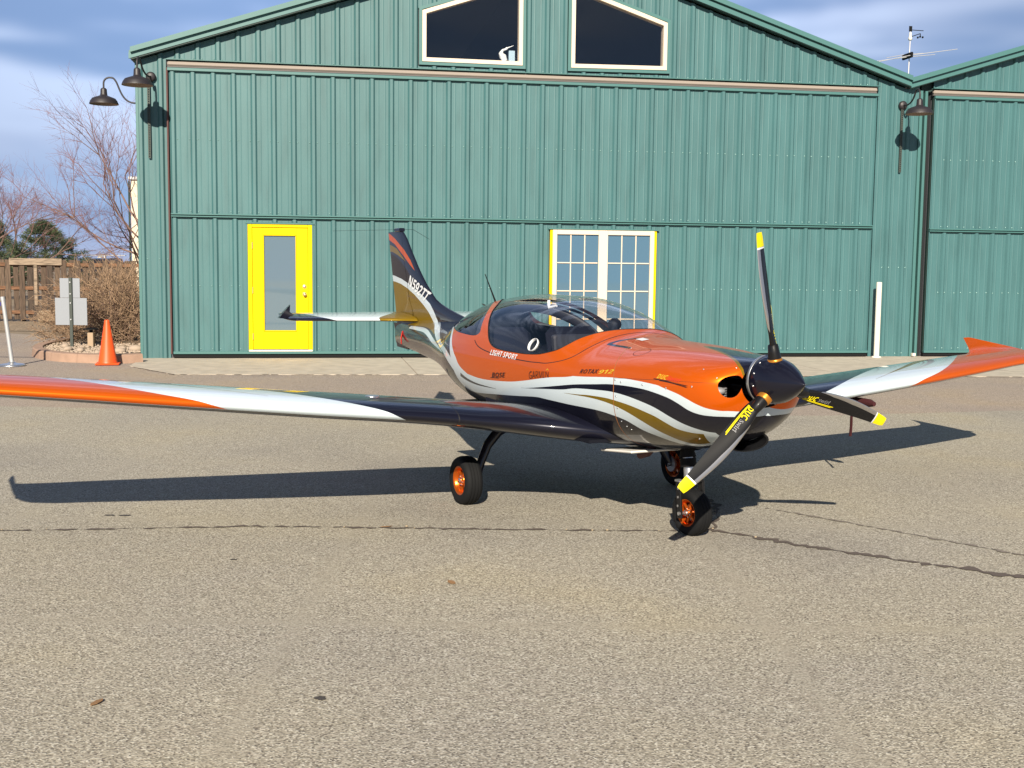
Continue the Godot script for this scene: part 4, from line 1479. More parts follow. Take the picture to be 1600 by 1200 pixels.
	var px := -420.0
	var last := 1.2
	while px < 420.0:
		var nx := px + 7.0
		var hh := 2.4 + 2.2 * sin(nx * 0.013 + 0.8) + 0.7 * sin(nx * 0.07) + rng.randf_range(-0.25, 0.25)
		hm.quadn(Vector3(px, -1, -500), Vector3(nx, -1, -500), Vector3(nx, hh, -560), Vector3(px, last, -560), Vector3(0, 0.6, 0.8), Vector3(0, 0.6, 0.8), Vector3(0, 0.9, 0.4), Vector3(0, 0.9, 0.4))
		hm.quadn(Vector3(px, last, -560), Vector3(nx, hh, -560), Vector3(nx, -1, -640), Vector3(px, -1, -640), Vector3(0, 0.9, -0.3), Vector3(0, 0.9, -0.3), Vector3(0, 0.9, -0.3), Vector3(0, 0.9, -0.3))
		last = hh
		px = nx
	structure("hills", hm.done(), M["hill"])
	# a parked car whose roof shows over the fence
	var cr := thing("parked_car", "black car behind the fence, only its roof showing above the boards", "car", Vector3(-26.4, 0, -80.0), PI * 0.45)
	var body := Mb.new()
	body.prism(Transform3D(), PackedVector2Array([Vector2(-2.1, 0.35), Vector2(2.1, 0.35), Vector2(2.15, 0.8), Vector2(1.3, 0.98), Vector2(-2.05, 1.02), Vector2(-2.15, 0.7)]), -1.75, 0.0)
	part(cr, "body", body.done(), M["car_paint"])
	var cabin := Mb.new()
	cabin.prism(Transform3D(), PackedVector2Array([Vector2(-1.7, 1.021), Vector2(1.2, 0.99), Vector2(0.45, 1.62), Vector2(0.2, 1.69), Vector2(-1.1, 1.69), Vector2(-1.4, 1.62)]), -1.62, -0.13)
	part(cr, "cabin", cabin.done(), M["car_paint"])
	for q: Array in [[-1.3, -1.74], [1.35, -1.74], [-1.3, -0.18], [1.35, -0.18]]:
		var wm := Mb.new()
		wm.cyl(Vector3(q[0], 0.33, q[1] - 0.02), Vector3(q[0], 0.33, q[1] + 0.2), 0.33, -1, 16)
		part(cr, "wheel", wm.done(), M["rubber"])
	# a light aircraft parked far away
	var fa := thing("distant_aircraft", "tiny white high-wing aircraft parked far off beyond the fence", "aircraft", Vector3(-78.0, 0, -225.0), 0.15)
	var fw := Mb.new()
	fw.box(Vector3(-4.6, 2.42, -0.7), Vector3(4.6, 2.58, 0.7), 0.05)
	part(fa, "wing", fw.done(), M["galvanised"])
	var ff := Mb.new()
	ff.tube(PackedVector3Array([Vector3(0, 1.5, 2.2), Vector3(0, 1.65, 1.6), Vector3(0, 1.85, 0.2), Vector3(0, 1.7, -1.5), Vector3(0, 1.55, -4.2)]), PackedFloat32Array([0.3, 0.5, 0.6, 0.45, 0.12]), 10)
	part(fa, "fuselage", ff.done(), M["pipe_white"])
	var ft := Mb.new()
	ft.box(Vector3(-1.5, 1.5, -4.4), Vector3(1.5, 1.58, -3.7))
	ft.box(Vector3(-0.05, 1.5, -4.5), Vector3(0.05, 2.7, -3.8))
	part(fa, "tail", ft.done(), M["pipe_white"])
	for q: Array in [[-1.1, 0.0], [1.1, 0.0], [0.0, 1.7]]:
		var gw := Mb.new()
		gw.cyl(Vector3(q[0] - 0.08, 0.22, q[1]), Vector3(q[0] + 0.08, 0.22, q[1]), 0.22, -1, 10)
		gw.cyl(Vector3(q[0] * 0.3, 1.4, q[1]), Vector3(q[0], 0.22, q[1]), 0.05, -1, 6)
		part(fa, "wheel", gw.done(), M["rubber"])


func build_small_things() -> void:
	# fallen leaves on the asphalt
	var words := ["dry orange leaf lying beside the crack, left of centre", "dry leaf on the asphalt in the left foreground", "dry orange leaf on the bare asphalt below the plane"]
	var i := 0
	for k: Array in [[-0.72, -6.74, 0.4], [-1.42, -3.95, 1.3], [-0.28, -5.55, 2.2]]:
		var t := thing("dry_leaf", words[i], "leaf", Vector3(k[0], 0.006, k[1]), k[2], "fallen leaves")
		var mb := Mb.new()
		var out := PackedVector2Array([Vector2(-0.035, 0), Vector2(-0.015, 0.013), Vector2(0.015, 0.014), Vector2(0.035, 0.002), Vector2(0.015, -0.012), Vector2(-0.015, -0.014)])
		mb.prism(Transform3D(Basis(Vector3.RIGHT, PI / 2 - 0.12), Vector3.ZERO), out, -0.001, 0.001)
		part(t, "blade", mb.done(), M["leaf_dry"])
		i += 1


# ---------------------------------------------------------------- the aircraft (local axes: x to the nose, y up, z to its right wing)
var fus := Tab.new([
	# key, x, top, bottom, widest height, half width, fullness above, below
	[-3.3, -3.3, .99, .79, .90, .03, 2, 2], [-2.9, -2.9, 1.01, .765, .90, .11, 2, 2], [-2.5, -2.5, 1.03, .735, .90, .185, 2, 2],
	[-2.0, -2.0, 1.06, .69, .90, .28, 2, 2], [-1.7, -1.7, 1.07, .645, .89, .345, 1.8, 2], [-1.4, -1.4, 1.118, .59, .88, .42, 1.8, 2.1],
	[-1.1, -1.1, 1.238, .53, .87, .495, 2, 2.2], [-.7, -.7, 1.308, .48, .87, .545, 2, 2.4], [-.2, -.2, 1.325, .45, .87, .56, 2, 2.4],
	[.2, .2, 1.305, .44, .87, .55, 2, 2.4], [.5, .5, 1.235, .445, .875, .535, 1.85, 2.4], [.78, .78, 1.118, .455, .88, .505, 1.75, 2.4],
	[1.0, 1.0, 1.10, .465, .88, .48, 1.9, 2.4], [1.3, 1.3, 1.088, .495, .885, .445, 2.2, 2.3], [1.6, 1.6, 1.072, .55, .895, .40, 2.2, 2.2],
	[1.78, 1.77, 1.058, .61, .905, .355, 2.1, 2.1], [1.88, 1.85, 1.05, .655, .915, .315, 2, 2], [1.96, 1.90, 1.043, .70, .92, .265, 2, 2],
	[2.03, 1.93, 1.037, .75, .925, .21, 2, 2], [2.1, 1.94, 1.03, .80, .93, .16, 2, 2]])
var wing := Tab.new([
	# key, span, leading edge, trailing edge, lift of the tip, thickness
	[.05, .05, 1.34, -.48, .0, .085], [.22, .22, 1.13, -.47, .0, .105], [.40, .40, .93, -.46, -.004, .135], [.65, .65, .745, -.46, -.006, .148], [.90, .90, .645, -.46, -.004, .143], [1.13, 1.13, .60, -.46, 0, .14],
	[2.0, 2.0, .548, -.455, 0, .135], [3.0, 3.0, .452, -.455, 0, .13], [3.7, 3.7, .345, -.46, 0, .125], [3.98, 3.98, .295, -.465, 0, .12],
	[4.08, 4.08, .245, -.475, .004, .11], [4.14, 4.135, .15, -.50, .014, .10], [4.19, 4.165, .0, -.535, .034, .09], [4.24, 4.185, -.23, -.58, .062, .08], [4.30, 4.20, -.53, -.63, .10, .07]])
var stab := Tab.new([
	[.02, .02, -2.78, -3.30, 0, .10], [.12, .12, -2.86, -3.36, 0, .10], [.6, .6, -3.02, -3.47, 0, .10], [.95, .95, -3.13, -3.54, 0, .095],
	[1.00, 1.00, -3.15, -3.56, .0, .09], [1.03, 1.03, -3.18, -3.55, .001, .08], [1.05, 1.05, -3.22, -3.50, .003, .06], [1.06, 1.06, -3.27, -3.42, .005, .05]])
var fin_le := Tab.new([[.90, -1.2], [1.02, -1.45], [1.085, -1.72], [1.13, -2.0], [1.19, -2.30], [1.307, -2.55], [1.424, -2.722], [1.617, -2.945], [1.793, -3.15], [1.81, -3.18]])


func fus_at(p: Vector2, side: float, off := 0.0) -> Vector3:
	var q := fus.at(p.x)
	var ph := (p.y - 0.5) * PI
	var n := q[6] if ph > 0.0 else q[7]
	var cz := pow(absf(cos(ph)), 2.0 / n)
	var sy := pow(absf(sin(ph)), 2.0 / n)
	var y := q[4] + (q[2] - q[4] - off) * sy if ph > 0.0 else q[4] - (q[4] - q[3] - off) * sy
	return Vector3(q[1], y, side * maxf(q[5] - off, 0.0) * cz)


func foil(q: PackedFloat64Array, u: float, h: float, side: float, droop: float, camber: float) -> Vector3:
	var ch := q[2] - q[3]
	var c := u * u
	var au := absf(u)
	var yt := 5.0 * q[5] * (.2969 * au - .126 * c - .3516 * c * c + .2843 * c * c * c - .1036 * c * c * c * c) * ch
	var y := h + q[4] + 4.0 * camber * c * (1.0 - c) * ch + signf(u) * yt - c * ch * droop
	return Vector3(q[2] - c * ch, y, side * q[1])


func wing_at(p: Vector2, side: float) -> Vector3:
	var q := wing.at(p.x)
	var h := (.70 + .098 * (q[1] - 1.85)) if side > 0 else (.653 + .078 * (q[1] - 1.85))
	if side > 0.0 and q[1] > 3.0: q[1] += .10 * smoothstep(3.0, 4.2, q[1])
	return foil(q, p.y, h, side, .03, .02)


func stab_at(p: Vector2, side: float) -> Vector3:
	return foil(stab.at(p.x), p.y, 1.030, side, -0.11, 0.0)


func fin_at(p: Vector2, side: float) -> Vector3:
	# p: (root of chord share, height)
	var le: float = fin_le.at(p.y)[1]
	var te := -3.545 + (1.807 - p.y) * 0.272 if p.y > 1.0 else -3.326 + (1.0 - p.y) * 0.34
	var c := p.x * p.x
	var ch := le - te
	var t := lerpf(0.085, 0.035, clampf((p.y - 0.95) / 0.86, 0, 1))
	var half := t * 1.9 * (.2969 * p.x - .126 * c - .3516 * c * c + .2843 * c * c * c - .1036 * c * c * c * c) * 1.6
	return Vector3(le - c * ch, p.y, side * maxf(half, 0.0))


func fin_uv(x: float, y: float) -> Vector2:
	var le: float = fin_le.at(y)[1]
	var te := -3.545 + (1.807 - y) * 0.272 if y > 1.0 else -3.326 + (1.0 - y) * 0.34
	return Vector2(sqrt(clampf((le - x) / (le - te), 0.0, 1.05)), y)


func fin_poly(pts: Array, closed_smooth := false) -> PackedVector2Array:
	var o := PackedVector2Array()
	for i in pts.size():
		var a: Vector2 = pts[i]
		var b: Vector2 = pts[(i + 1) % pts.size()]
		for k in 4:
			var p := a.lerp(b, k / 4.0)
			o.append(fin_uv(p.x, p.y))
	return o


func v2(a: Array) -> Array:
	var o := []
	for i in range(0, a.size(), 2): o.append(Vector2(a[i], a[i + 1]))
	return o


func wheel(parent: Node, called: String, at: Vector3, r: float, w: float, side: float, yaw := 0.0) -> Node3D:
	var g := group_part(parent, called, at)
	g.rotation.y = yaw
	var x := Transform3D(Basis(Vector3.RIGHT, PI / 2.0), Vector3.ZERO)
	var h := w * 0.5
	var ri := r * 0.56
	var ty := Mb.new()
	ty.lathe(x, PackedVector2Array([Vector2(ri, -h * 0.72), Vector2(ri * 1.12, -h * 0.9), Vector2(r * 0.80, -h), Vector2(r * 0.92, -h * 0.88), Vector2(r * 0.975, -h * 0.64), Vector2(r * 0.99, -h * 0.44), Vector2(r * 0.972, -h * 0.42), Vector2(r * 0.972, -h * 0.36), Vector2(r, -h * 0.34), Vector2(r, -h * 0.06), Vector2(r * 0.975, -h * 0.04), Vector2(r * 0.975, h * 0.04), Vector2(r, h * 0.06), Vector2(r, h * 0.34), Vector2(r * 0.972, h * 0.36), Vector2(r * 0.972, h * 0.42), Vector2(r * 0.99, h * 0.44), Vector2(r * 0.975, h * 0.64), Vector2(r * 0.92, h * 0.88), Vector2(r * 0.80, h), Vector2(ri * 1.12, h * 0.9), Vector2(ri, h * 0.72)]), 44)
	part(g, "tyre", ty.done(), M["rubber"])
	var rm := Mb.new()
	for s: float in [-1.0, 1.0]:
		rm.lathe(x, PackedVector2Array([Vector2(ri * 0.80, s * h * 0.15), Vector2(ri * 0.90, s * h * 0.68), Vector2(ri * 1.04, s * h * 0.84), Vector2(ri * 1.10, s * h * 0.80), Vector2(ri * 0.99, s * h * 0.60), Vector2(ri * 0.99, 0.0)]), 36)
		rm.lathe(x, PackedVector2Array([Vector2(ri * 0.40, s * h * 0.10), Vector2(ri * 0.40, s * h * 0.52), Vector2(ri * 0.24, s * h * 0.60), Vector2(ri * 0.22, s * h * 0.70), Vector2(0.0, s * h * 0.70)]), 24)
		for k in 6:
			var a := TAU * k / 6.0 + 0.3
			rm.obox(Transform3D(Basis(Vector3.BACK, a), Vector3(cos(a), sin(a), 0) * ri * 0.60 + Vector3(0, 0, s * h * 0.34)), Vector3(ri * 0.62, ri * 0.20, h * 0.26), 0.003)
	part(g, "rim", rm.done(), M["rim_orange"])
	var hb := Mb.new()
	hb.lathe(x, PackedVector2Array([Vector2(0.0, -h * 0.80), Vector2(ri * 0.16, -h * 0.80), Vector2(ri * 0.16, -h * 0.6), Vector2(ri * 0.16, h * 0.6), Vector2(ri * 0.16, h * 0.80), Vector2(0.0, h * 0.80)]), 12)
	for k in 6:
		var a := TAU * k / 6.0 + 0.8
		for s: float in [-1.0, 1.0]:
			hb.cyl(Vector3(cos(a) * ri * 0.31, sin(a) * ri * 0.31, s * h * 0.50), Vector3(cos(a) * ri * 0.31, sin(a) * ri * 0.31, s * h * 0.68), 0.005, -1, 6)
	part(g, "axle_nut", hb.done(), M["steel"])
	return g


func on_fus(p0: Vector2, p1: Vector2, hgt: float, slant: float) -> Array:
	# frame for lettering on the right flank: start of the baseline, its end, letter height in the second parameter
	var map := func(w: Vector2) -> Vector3:
		var p := p0.lerp(p1, w.x) + Vector2(slant, hgt) * w.y
		return fus_at(p, 1.0)
	var out := func(w: Vector2) -> Vector3:
		var p := p0.lerp(p1, w.x) + Vector2(slant, hgt) * w.y
		var a := fus_at(p + Vector2(0.004, 0), 1.0) - fus_at(p - Vector2(0.004, 0), 1.0)
		var b := fus_at(p + Vector2(0, 0.004), 1.0) - fus_at(p - Vector2(0, 0.004), 1.0)
		return a.cross(b).normalized()
	return [map, out]


func band_on_fus(poly: PackedVector2Array, off: float) -> ArrayMesh:
	var mb := Mb.new()
	var idx := Geometry2D.triangulate_polygon(poly)
	var q := []
	for p in poly:
		var a := fus_at(p + Vector2(0.004, 0), 1.0) - fus_at(p - Vector2(0.004, 0), 1.0)
		var b := fus_at(p + Vector2(0, 0.004), 1.0) - fus_at(p - Vector2(0, 0.004), 1.0)
		var n := a.cross(b).normalized()
		q.append([fus_at(p, 1.0) + n * off, n])
	for i in range(0, idx.size(), 3):
		var A: Array = q[idx[i]]
		var B: Array = q[idx[i + 1]]
		var C: Array = q[idx[i + 2]]
		mb.tri(A[0], B[0], C[0], A[1], B[1], C[1])
	return mb.done()


func font(f: String, bold: bool, italic := false) -> SystemFont:
	var s := SystemFont.new()
	s.font_names = PackedStringArray([f])
	s.font_weight = 700 if bold else 400
	s.font_italic = italic
	return s


func build_aircraft() -> void:
	var yaw := -deg_to_rad(PLANE_YAW)
	var R := Vector3(-sin(-yaw), 0, cos(-yaw))
	var at := Vector3(.482, 0, -7.834) + R * 0.046
	var P := thing("light_aircraft", "small orange, white and navy propeller plane with bubble canopy parked nose to the right", "aircraft", at, yaw)

	# ---- fuselage
	var orange_low := spl(v2([-.58, .443, -.32, .436, .04, .450, .25, .465, .54, .488, .79, .499, 1.02, .521, 1.16, .528, 1.30, .526, 1.44, .515, 1.56, .499, 1.68, .472, 1.75, .440, 1.80, .405, 1.86, .358, 1.92, .318, 1.98, .275, 2.05, .17, 2.1, .05, 2.12, -.02]))
	var arc := spl(v2([-1.66, 1.02, -1.58, .89, -1.36, .785, -1.16, .705, -1.04, .655, -.98, .61, -.93, .572, -.86, .53, -.79, .497, -.72, .470, -.58, .443]))
	var orange := arc.duplicate()
	orange.append_array(orange_low)
	orange.append_array(PackedVector2Array([Vector2(2.13, -.02), Vector2(2.13, 1.02)]))
	var white := spl(v2([-1.69, 1.02, -1.605, .89, -1.385, .78, -1.185, .697, -1.065, .643, -1.005, .595, -.965, .553, -.92, .50, -.88, .45, -.82, .385, -.73, .345, -.56, .338, -.13, .372, .33, .401, .51, .399, .75, .388, .98, .382, 1.12, .364, 1.24, .333, 1.33, .275, 1.41, .226, 1.47, .171, 1.54, .09]))
	white.append_array(PackedVector2Array([Vector2(1.76, .05), Vector2(1.80, .22), Vector2(1.98, .20), Vector2(2.03, -.03), Vector2(2.13, -.03), Vector2(2.13, 1.02)]))
	var dark := spl(v2([.22, .4345, .31, .439, .62, .462, .84, .478, 1.04, .488, 1.17, .492, 1.33, .490, 1.48, .480, 1.61, .454, 1.69, .418, 1.75, .371, 1.81, .330, 1.87, .295, 1.93, .258, 1.98, .205, 2.02, .12, 2.045, -.02]))
	dark.append_array(PackedVector2Array([Vector2(1.83, -.02), Vector2(1.80, .15)]))
	dark.append_array(rev(spl(v2([.22, .4335, .31, .437, .54, .446, .70, .452, .83, .463, 1.01, .468, 1.17, .466, 1.32, .450, 1.46, .421, 1.54, .391, 1.61, .346, 1.67, .297, 1.72, .252, 1.76, .21, 1.80, .17]))))
	var gold := spl(v2([.71, .4385, .83, .440, .96, .444, 1.11, .440, 1.22, .428, 1.31, .413, 1.40, .391, 1.49, .360, 1.55, .320, 1.60, .275, 1.66, .236, 1.725, .200]))
	gold.append_array(rev(spl(v2([.71, .4375, .83, .436, .94, .435, 1.05, .428, 1.155, .413, 1.25, .388, 1.33, .354, 1.40, .312, 1.455, .268, 1.50, .225, 1.54, .170, 1.58, .125, 1.66, .10]))))
	var wedge := spl(v2([-.72, .437, -.60, .418, -.42, .405, -.15, .402]))
	wedge.append_array(rev(spl(v2([-.74, .415, -.60, .401, -.42, .395, -.15, .4005]))))
	var tail_white := spl(v2([-2.55, 1.02, -2.36, .985, -2.05, .86, -1.70, .70, -1.35, .595, -1.06, .535, -.90, .49, -.76, .44]))
	tail_white.append_array(rev(spl(v2([-2.75, 1.02, -2.46, .975, -2.12, .82, -1.78, .665, -1.42, .565, -1.14, .510, -.95, .46, -.80, .41]))))
	var tail_gold := spl(v2([-2.95, 1.02, -2.46, .975, -2.12, .82, -1.80, .67]))
	tail_gold.append_array(rev(spl(v2([-3.05, .80, -2.6, .77, -2.25, .75, -1.80, .66]))))
	var tail_white2 := spl(v2([-2.75, .765, -2.57, .758, -2.23, .728, -1.75, .615, -1.21, .518]))
	tail_white2.append_array(rev(spl(v2([-2.75, .69, -2.43, .668, -2.12, .637, -1.70, .552, -1.18, .505]))))
	var blue := spl(v2([1.36, 1.02, 1.46, .99, 1.61, .967, 1.78, .92, 1.93, .847, 2.05, .735, 2.12, .62]))
	blue.append(Vector2(2.12, 1.02))
	var rimg := spl(v2([1.33, 1.02, 1.44, .983, 1.595, .957, 1.768, .908, 1.918, .832, 2.036, .718, 2.12, .585]))
	rimg.append(Vector2(2.12, 1.02))
	var glass := spl(v2([-1.10, 1.0, -.97, .955, -.78, .885, -.64, .825, -.55, .765, -.44, .70, -.36, .655, -.27, .607, -.18, .583, -.05, .574, .09, .573, .25, .577, .39, .592, .48, .615, .55, .645, .59, .686, .615, .738, .66, .84, .70, .945, .71, 1.0]))
	glass.append_array(PackedVector2Array([Vector2(.71, 1.05), Vector2(-1.10, 1.05)]))
	var rearw := spl(v2([-.92, .893, -.76, .83, -.61, .752, -.50, .668, -.475, .637, -.55, .622, -.75, .628, -.95, .645, -1.13, .69, -1.20, .74, -1.19, .80, -1.12, .86, -1.04, .892, -.92, .893]))
	var frame_line := strip(spl(v2([-.50, .60, -.42, .575, -.30, .560, -.1, .548, .10, .543, .30, .545, .42, .552, .53, .563, .65, .604, .72, .662, .745, .754, .75, .839, .755, .92, .76, 1.02])), Vector2(.0035, .0022))
	var cowl_line := strip(spl(v2([.905, 1.02, .925, .91, 1.02, .819, 1.105, .712, 1.16, .607, 1.185, .527, 1.185, .472, 1.17, .405, 1.155, .345, 1.13, .25, 1.11, .15, 1.10, -.02])), Vector2(.0028, .0016))
	var cowl_split := strip(spl(v2([1.185, .525, 1.4, .533, 1.62, .545, 1.80, .545, 1.93, .53])), Vector2(.0022, .0013))
	var mark := PackedVector2Array([Vector2(.905, .965), Vector2(.85, .905), Vector2(.815, .85), Vector2(.803, .81), Vector2(.815, .793), Vector2(1.062, .793), Vector2(1.052, .812), Vector2(.835, .812), Vector2(.835, .83), Vector2(.868, .885), Vector2(.915, .94)])
	var inlet := PackedVector2Array()
	for k in 28:
		var a := TAU * k / 28.0
		inlet.append(Vector2(2.030 + .082 * cos(a), .512 + .130 * sin(a)))
	var gx := lin(-3.3, 1.5, 64)
	gx.append_array(lin(1.55, 2.1, 22))
	var gy := lin(0.0, 1.0, 36)
	var fm := ArrayMesh.new()
	for side: float in [1.0, -1.0]:
		var regs := [[tail_gold, M["gold"]], [tail_white2, M["white_paint"]], [white, M["white_paint"]], [tail_white, M["white_paint"]], [wedge, M["navy"]], [dark, M["navy"]], [gold, M["gold"]], [orange, M["orange"]], [rimg, M["gold"]], [blue, M["navy"]],
			[mark, M["navy"]], [frame_line, M["seam"]], [cowl_line, M["light_seam"]], [cowl_split, M["seam"]], [rearw, null], [glass, null], [inlet, null]]
		patch(func(p: Vector2) -> Vector3: return fus_at(p, side), gx, gy, side, M["navy"], regs, PackedVector2Array(), fm)
	part(P, "fuselage", fm)
	# canopy and rear side windows
	var cm := ArrayMesh.new()
	for side: float in [1.0, -1.0]:
		patch(func(p: Vector2) -> Vector3: return fus_at(p, side, 0.002), lin(-1.12, .76, 26), lin(.56, 1.0, 18), side, M["canopy_glass"], [], glass, cm)
	part(P, "canopy", cm)
	for side: float in [1.0, -1.0]:
		var rm := ArrayMesh.new()
		patch(func(p: Vector2) -> Vector3: return fus_at(p, side, 0.002), lin(-1.5, -.4, 16), lin(.58, .95, 9), side, M["canopy_glass"], [], rearw, rm)
		part(P, "rear_window", rm)
	# rubber edge where glass meets the frame
	var rim := Mb.new()
	for side: float in [1.0, -1.0]:
		var path := PackedVector3Array()
		for p in glass:
			if p.y <= 1.0: path.append(fus_at(p, side, 0.0))
		rim.tube(path, PackedFloat32Array([0.0035]), 5, false)
	part(P, "canopy_seal", rim.done(), M["seam"])
	# cockpit tub: inside skin
	var tub := ArrayMesh.new()
	for side: float in [1.0, -1.0]:
		patch(func(p: Vector2) -> Vector3: return fus_at(p, side, 0.03), lin(-1.62, 1.0, 32), lin(0.0, 1.0, 24), -side, M["cockpit"], [[rearw, null], [glass, null]], PackedVector2Array(), tub)
	part(P, "cockpit_lining", tub)
	var fl := Mb.new()
	fl.box(Vector3(-1.2, .50, -.47), Vector3(.95, .52, .47))
	part(P, "cockpit_floor", fl.done(), M["cockpit"])
	for z: float in [-.27, .27]:
		var st := group_part(P, "seat", Vector3(-.30, .52, z))
		var c1 := Mb.new()
		c1.obox(Transform3D(Basis(Vector3.BACK, 0.12), Vector3(.12, .12, 0)), Vector3(.52, .14, .44), .04)
		part(st, "cushion", c1.done(), M["seat_cloth"])
		var c2 := Mb.new()
		c2.obox(Transform3D(Basis(Vector3.BACK, 0.32), Vector3(-.22, .32, 0)), Vector3(.11, .52, .42), .05)
		part(st, "backrest", c2.done(), M["seat_cloth"])
	var bh := Mb.new()
	var sec := PackedVector2Array()
	for k in 20:
		var s := 0.30 + 0.58 * k / 19.0
		var q := fus_at(Vector2(-1.58, s), 1.0, 0.035)
		sec.append(Vector2(q.z, q.y))
	var full := sec.duplicate()
	for k in range(19, -1, -1): full.append(Vector2(-sec[k].x, sec[k].y))
	bh.prism(Transform3D(Basis(Vector3.FORWARD, Vector3.UP, Vector3.RIGHT) * Basis(), Vector3(-1.58, 0, 0)), full, -0.01, 0.01)
	part(P, "rear_bulkhead", bh.done(), M["seat_cloth"])
	# roll hoop under the glass
	var hp := PackedVector3Array()
	for k in 25:
		var s := 0.56 + 0.88 * k / 24.0
		hp.append(fus_at(Vector2(-.47 - .50 * pow(1.0 - absf(s - 1.0) / .44, .8), s if s <= 1.0 else 2.0 - s), 1.0 if s <= 1.0 else -1.0, 0.055))
	var hoop := Mb.new()
	hoop.tube(hp, PackedFloat32Array([0.042]), 10, true, 0.55)
	part(P, "roll_hoop", hoop.done(), M["cockpit_grey"])
	# instrument panel and glare shield
	var ip := Mb.new()
	ip.obox(Transform3D(Basis(Vector3.BACK, 0.15), Vector3(.46, .92, 0)), Vector3(.05, .36, .88), .01)
	part(P, "instrument_panel", ip.done(), M["cockpit_grey"])
	var gs := ArrayMesh.new()
	patch(func(p: Vector2) -> Vector3:
		var q := fus.at(p.x)
		return Vector3(p.x, minf(1.065 - .13 * absf(p.y) * absf(p.y) + .02 * (p.x - .4), q[2] - .03), p.y * (q[5] - .04)), lin(.36, .74, 8), lin(-.90, .90, 14), -1.0, M["cockpit"], [], PackedVector2Array(), gs)
	part(P, "glare_shield", gs)
	for z: float in [-.24, 0.0, .24]:
		var dsp := Mb.new()
		dsp.obox(Transform3D(Basis(Vector3.BACK, 0.15), Vector3(.425, .95, z)), Vector3(.012, .15, .20), .004)
		part(P, "display", dsp.done(), M["decal_black"])
	for z: float in [-.24, .24]:
		var stk := Mb.new()
		stk.tube(PackedVector3Array([Vector3(.22, .52, z), Vector3(.20, .70, z), Vector3(.14, .80, z)]), PackedFloat32Array([.014, .013, .022]), 8)
		part(P, "control_stick", stk.done(), M["black_matt"])
	var cpm := Mb.new()
	cpm.sphere(Vector3(.44, 1.155, 0), Vector3(.040, .042, .045), 16, 10)
	cpm.cyl(Vector3(.44, 1.06, 0), Vector3(.44, 1.13, 0), .018, -1, 10)
	part(P, "compass", cpm.done(), M["cockpit"])
	# fresh-air vent ring and latch in the canopy
	var vent := group_part(P, "air_vent", fus_at(Vector2(.304, .627), 1.0))
	var vn: Vector3 = (on_fus(Vector2(.304, .627), Vector2(.305, .627), .01, 0)[1] as Callable).call(Vector2.ZERO)
	var vy := vn
	var vx := Vector3.UP.cross(vy).normalized()
	var vb := Basis(vx, vy, vx.cross(vy))
	var rg := Mb.new()
	rg.lathe(Transform3D(vb, Vector3.ZERO), PackedVector2Array([Vector2(.040, -.01), Vector2(.044, -.006), Vector2(.0455, .003), Vector2(.043, .007), Vector2(.0395, .004), Vector2(.039, -.01)]), 28)
	part(vent, "ring", rg.done(), M["decal_white"])
	var sc := Mb.new()
	sc.lathe(Transform3D(vb, Vector3.ZERO), PackedVector2Array([Vector2(.0, -.05), Vector2(.030, -.045), Vector2(.034, -.01)]), 20)
	part(vent, "scoop", sc.done(), M["black_matt"])
	var lt := Mb.new()
	var lp := fus_at(Vector2(.0, .86), 1.0, .015)
	lt.tube(PackedVector3Array([lp + Vector3(0, .03, 0), lp, lp + Vector3(.01, -.02, 0), lp + Vector3(.07, -.005, -.02)]), PackedFloat32Array([.010, .012, .012, .008]), 8)
	part(P, "canopy_latch", lt.done(), M["decal_white"])
	# engine seen through the cooling inlets
	for z: float in [-1.0, 1.0]:
		var en := group_part(P, "cooling_inlet")
		var dk := Mb.new()
		dk.sphere(Vector3(1.70, .88, z * .21), Vector3(.13, .105, .105), 14, 8)
		part(en, "baffle", dk.done(), M["black_matt"])
		var fin := Mb.new()
		for k in 5: fin.cyl(Vector3(1.80, .845 + k * .012, z * .20), Vector3(1.80, .850 + k * .012, z * .20), .045, -1, 14)
		fin.sphere(Vector3(1.85, .885, z * .235), Vector3(.03, .022, .04), 10, 6)
		fin.cyl(Vector3(1.82, .94, z * .22), Vector3(1.84, .98, z * .25), .022, -1, 10)
		fin.cyl(Vector3(1.81, .86, z * .27), Vector3(1.84, .92, z * .28), .012, -1, 8)
		part(en, "cylinder", fin.done(), M["dull_alloy"])
	# ---- spinner and propeller
	var xf := Transform3D(Basis(Vector3.BACK, -PI / 2.0), Vector3.ZERO)     # lathe axis to +x
	var sp := Mb.new()
	sp.lathe(Transform3D(xf.basis, Vector3(1.952, .946, 0)), PackedVector2Array([Vector2(.0, 0.0), Vector2(.124, .0), Vector2(.1248, .010), Vector2(.124, .03), Vector2(.118, .075), Vector2(.106, .125), Vector2(.082, .175), Vector2(.053, .222), Vector2(.023, .262), Vector2(.009, .278), Vector2(.003, .2835), Vector2(0.0, .2845)]), 44)
	part(P, "spinner", sp.done(), M["navy"])
	var bp := Mb.new()
	bp.lathe(Transform3D(xf.basis, Vector3(1.935, .946, 0)), PackedVector2Array([Vector2(.0, 0.0), Vector2(.128, .0), Vector2(.129, .012), Vector2(.125, .016)]), 44)
	part(P, "backplate", bp.done(), M["steel"])
	var sw := Mb.new()
	for k in 12:
		var a := TAU * k / 12.0 + .2
		sw.sphere(Vector3(1.985, .946 + cos(a) * .1228, sin(a) * .1228), Vector3(.006, .006, .006), 8, 5)
	part(P, "spinner_screws", sw.done(), M["steel"]).set_meta("kind", "stuff")
	var prop := group_part(P, "propeller", Vector3(2.03, .936, 0))
	var chord := Tab.new([[.10, .050, .9], [.16, .062, .62], [.24, .082, .30], [.36, .095, .19], [.5, .092, .14], [.64, .074, .12], [.74, .056, .11], [.766, .050, .10], [.772, .044, .09]])
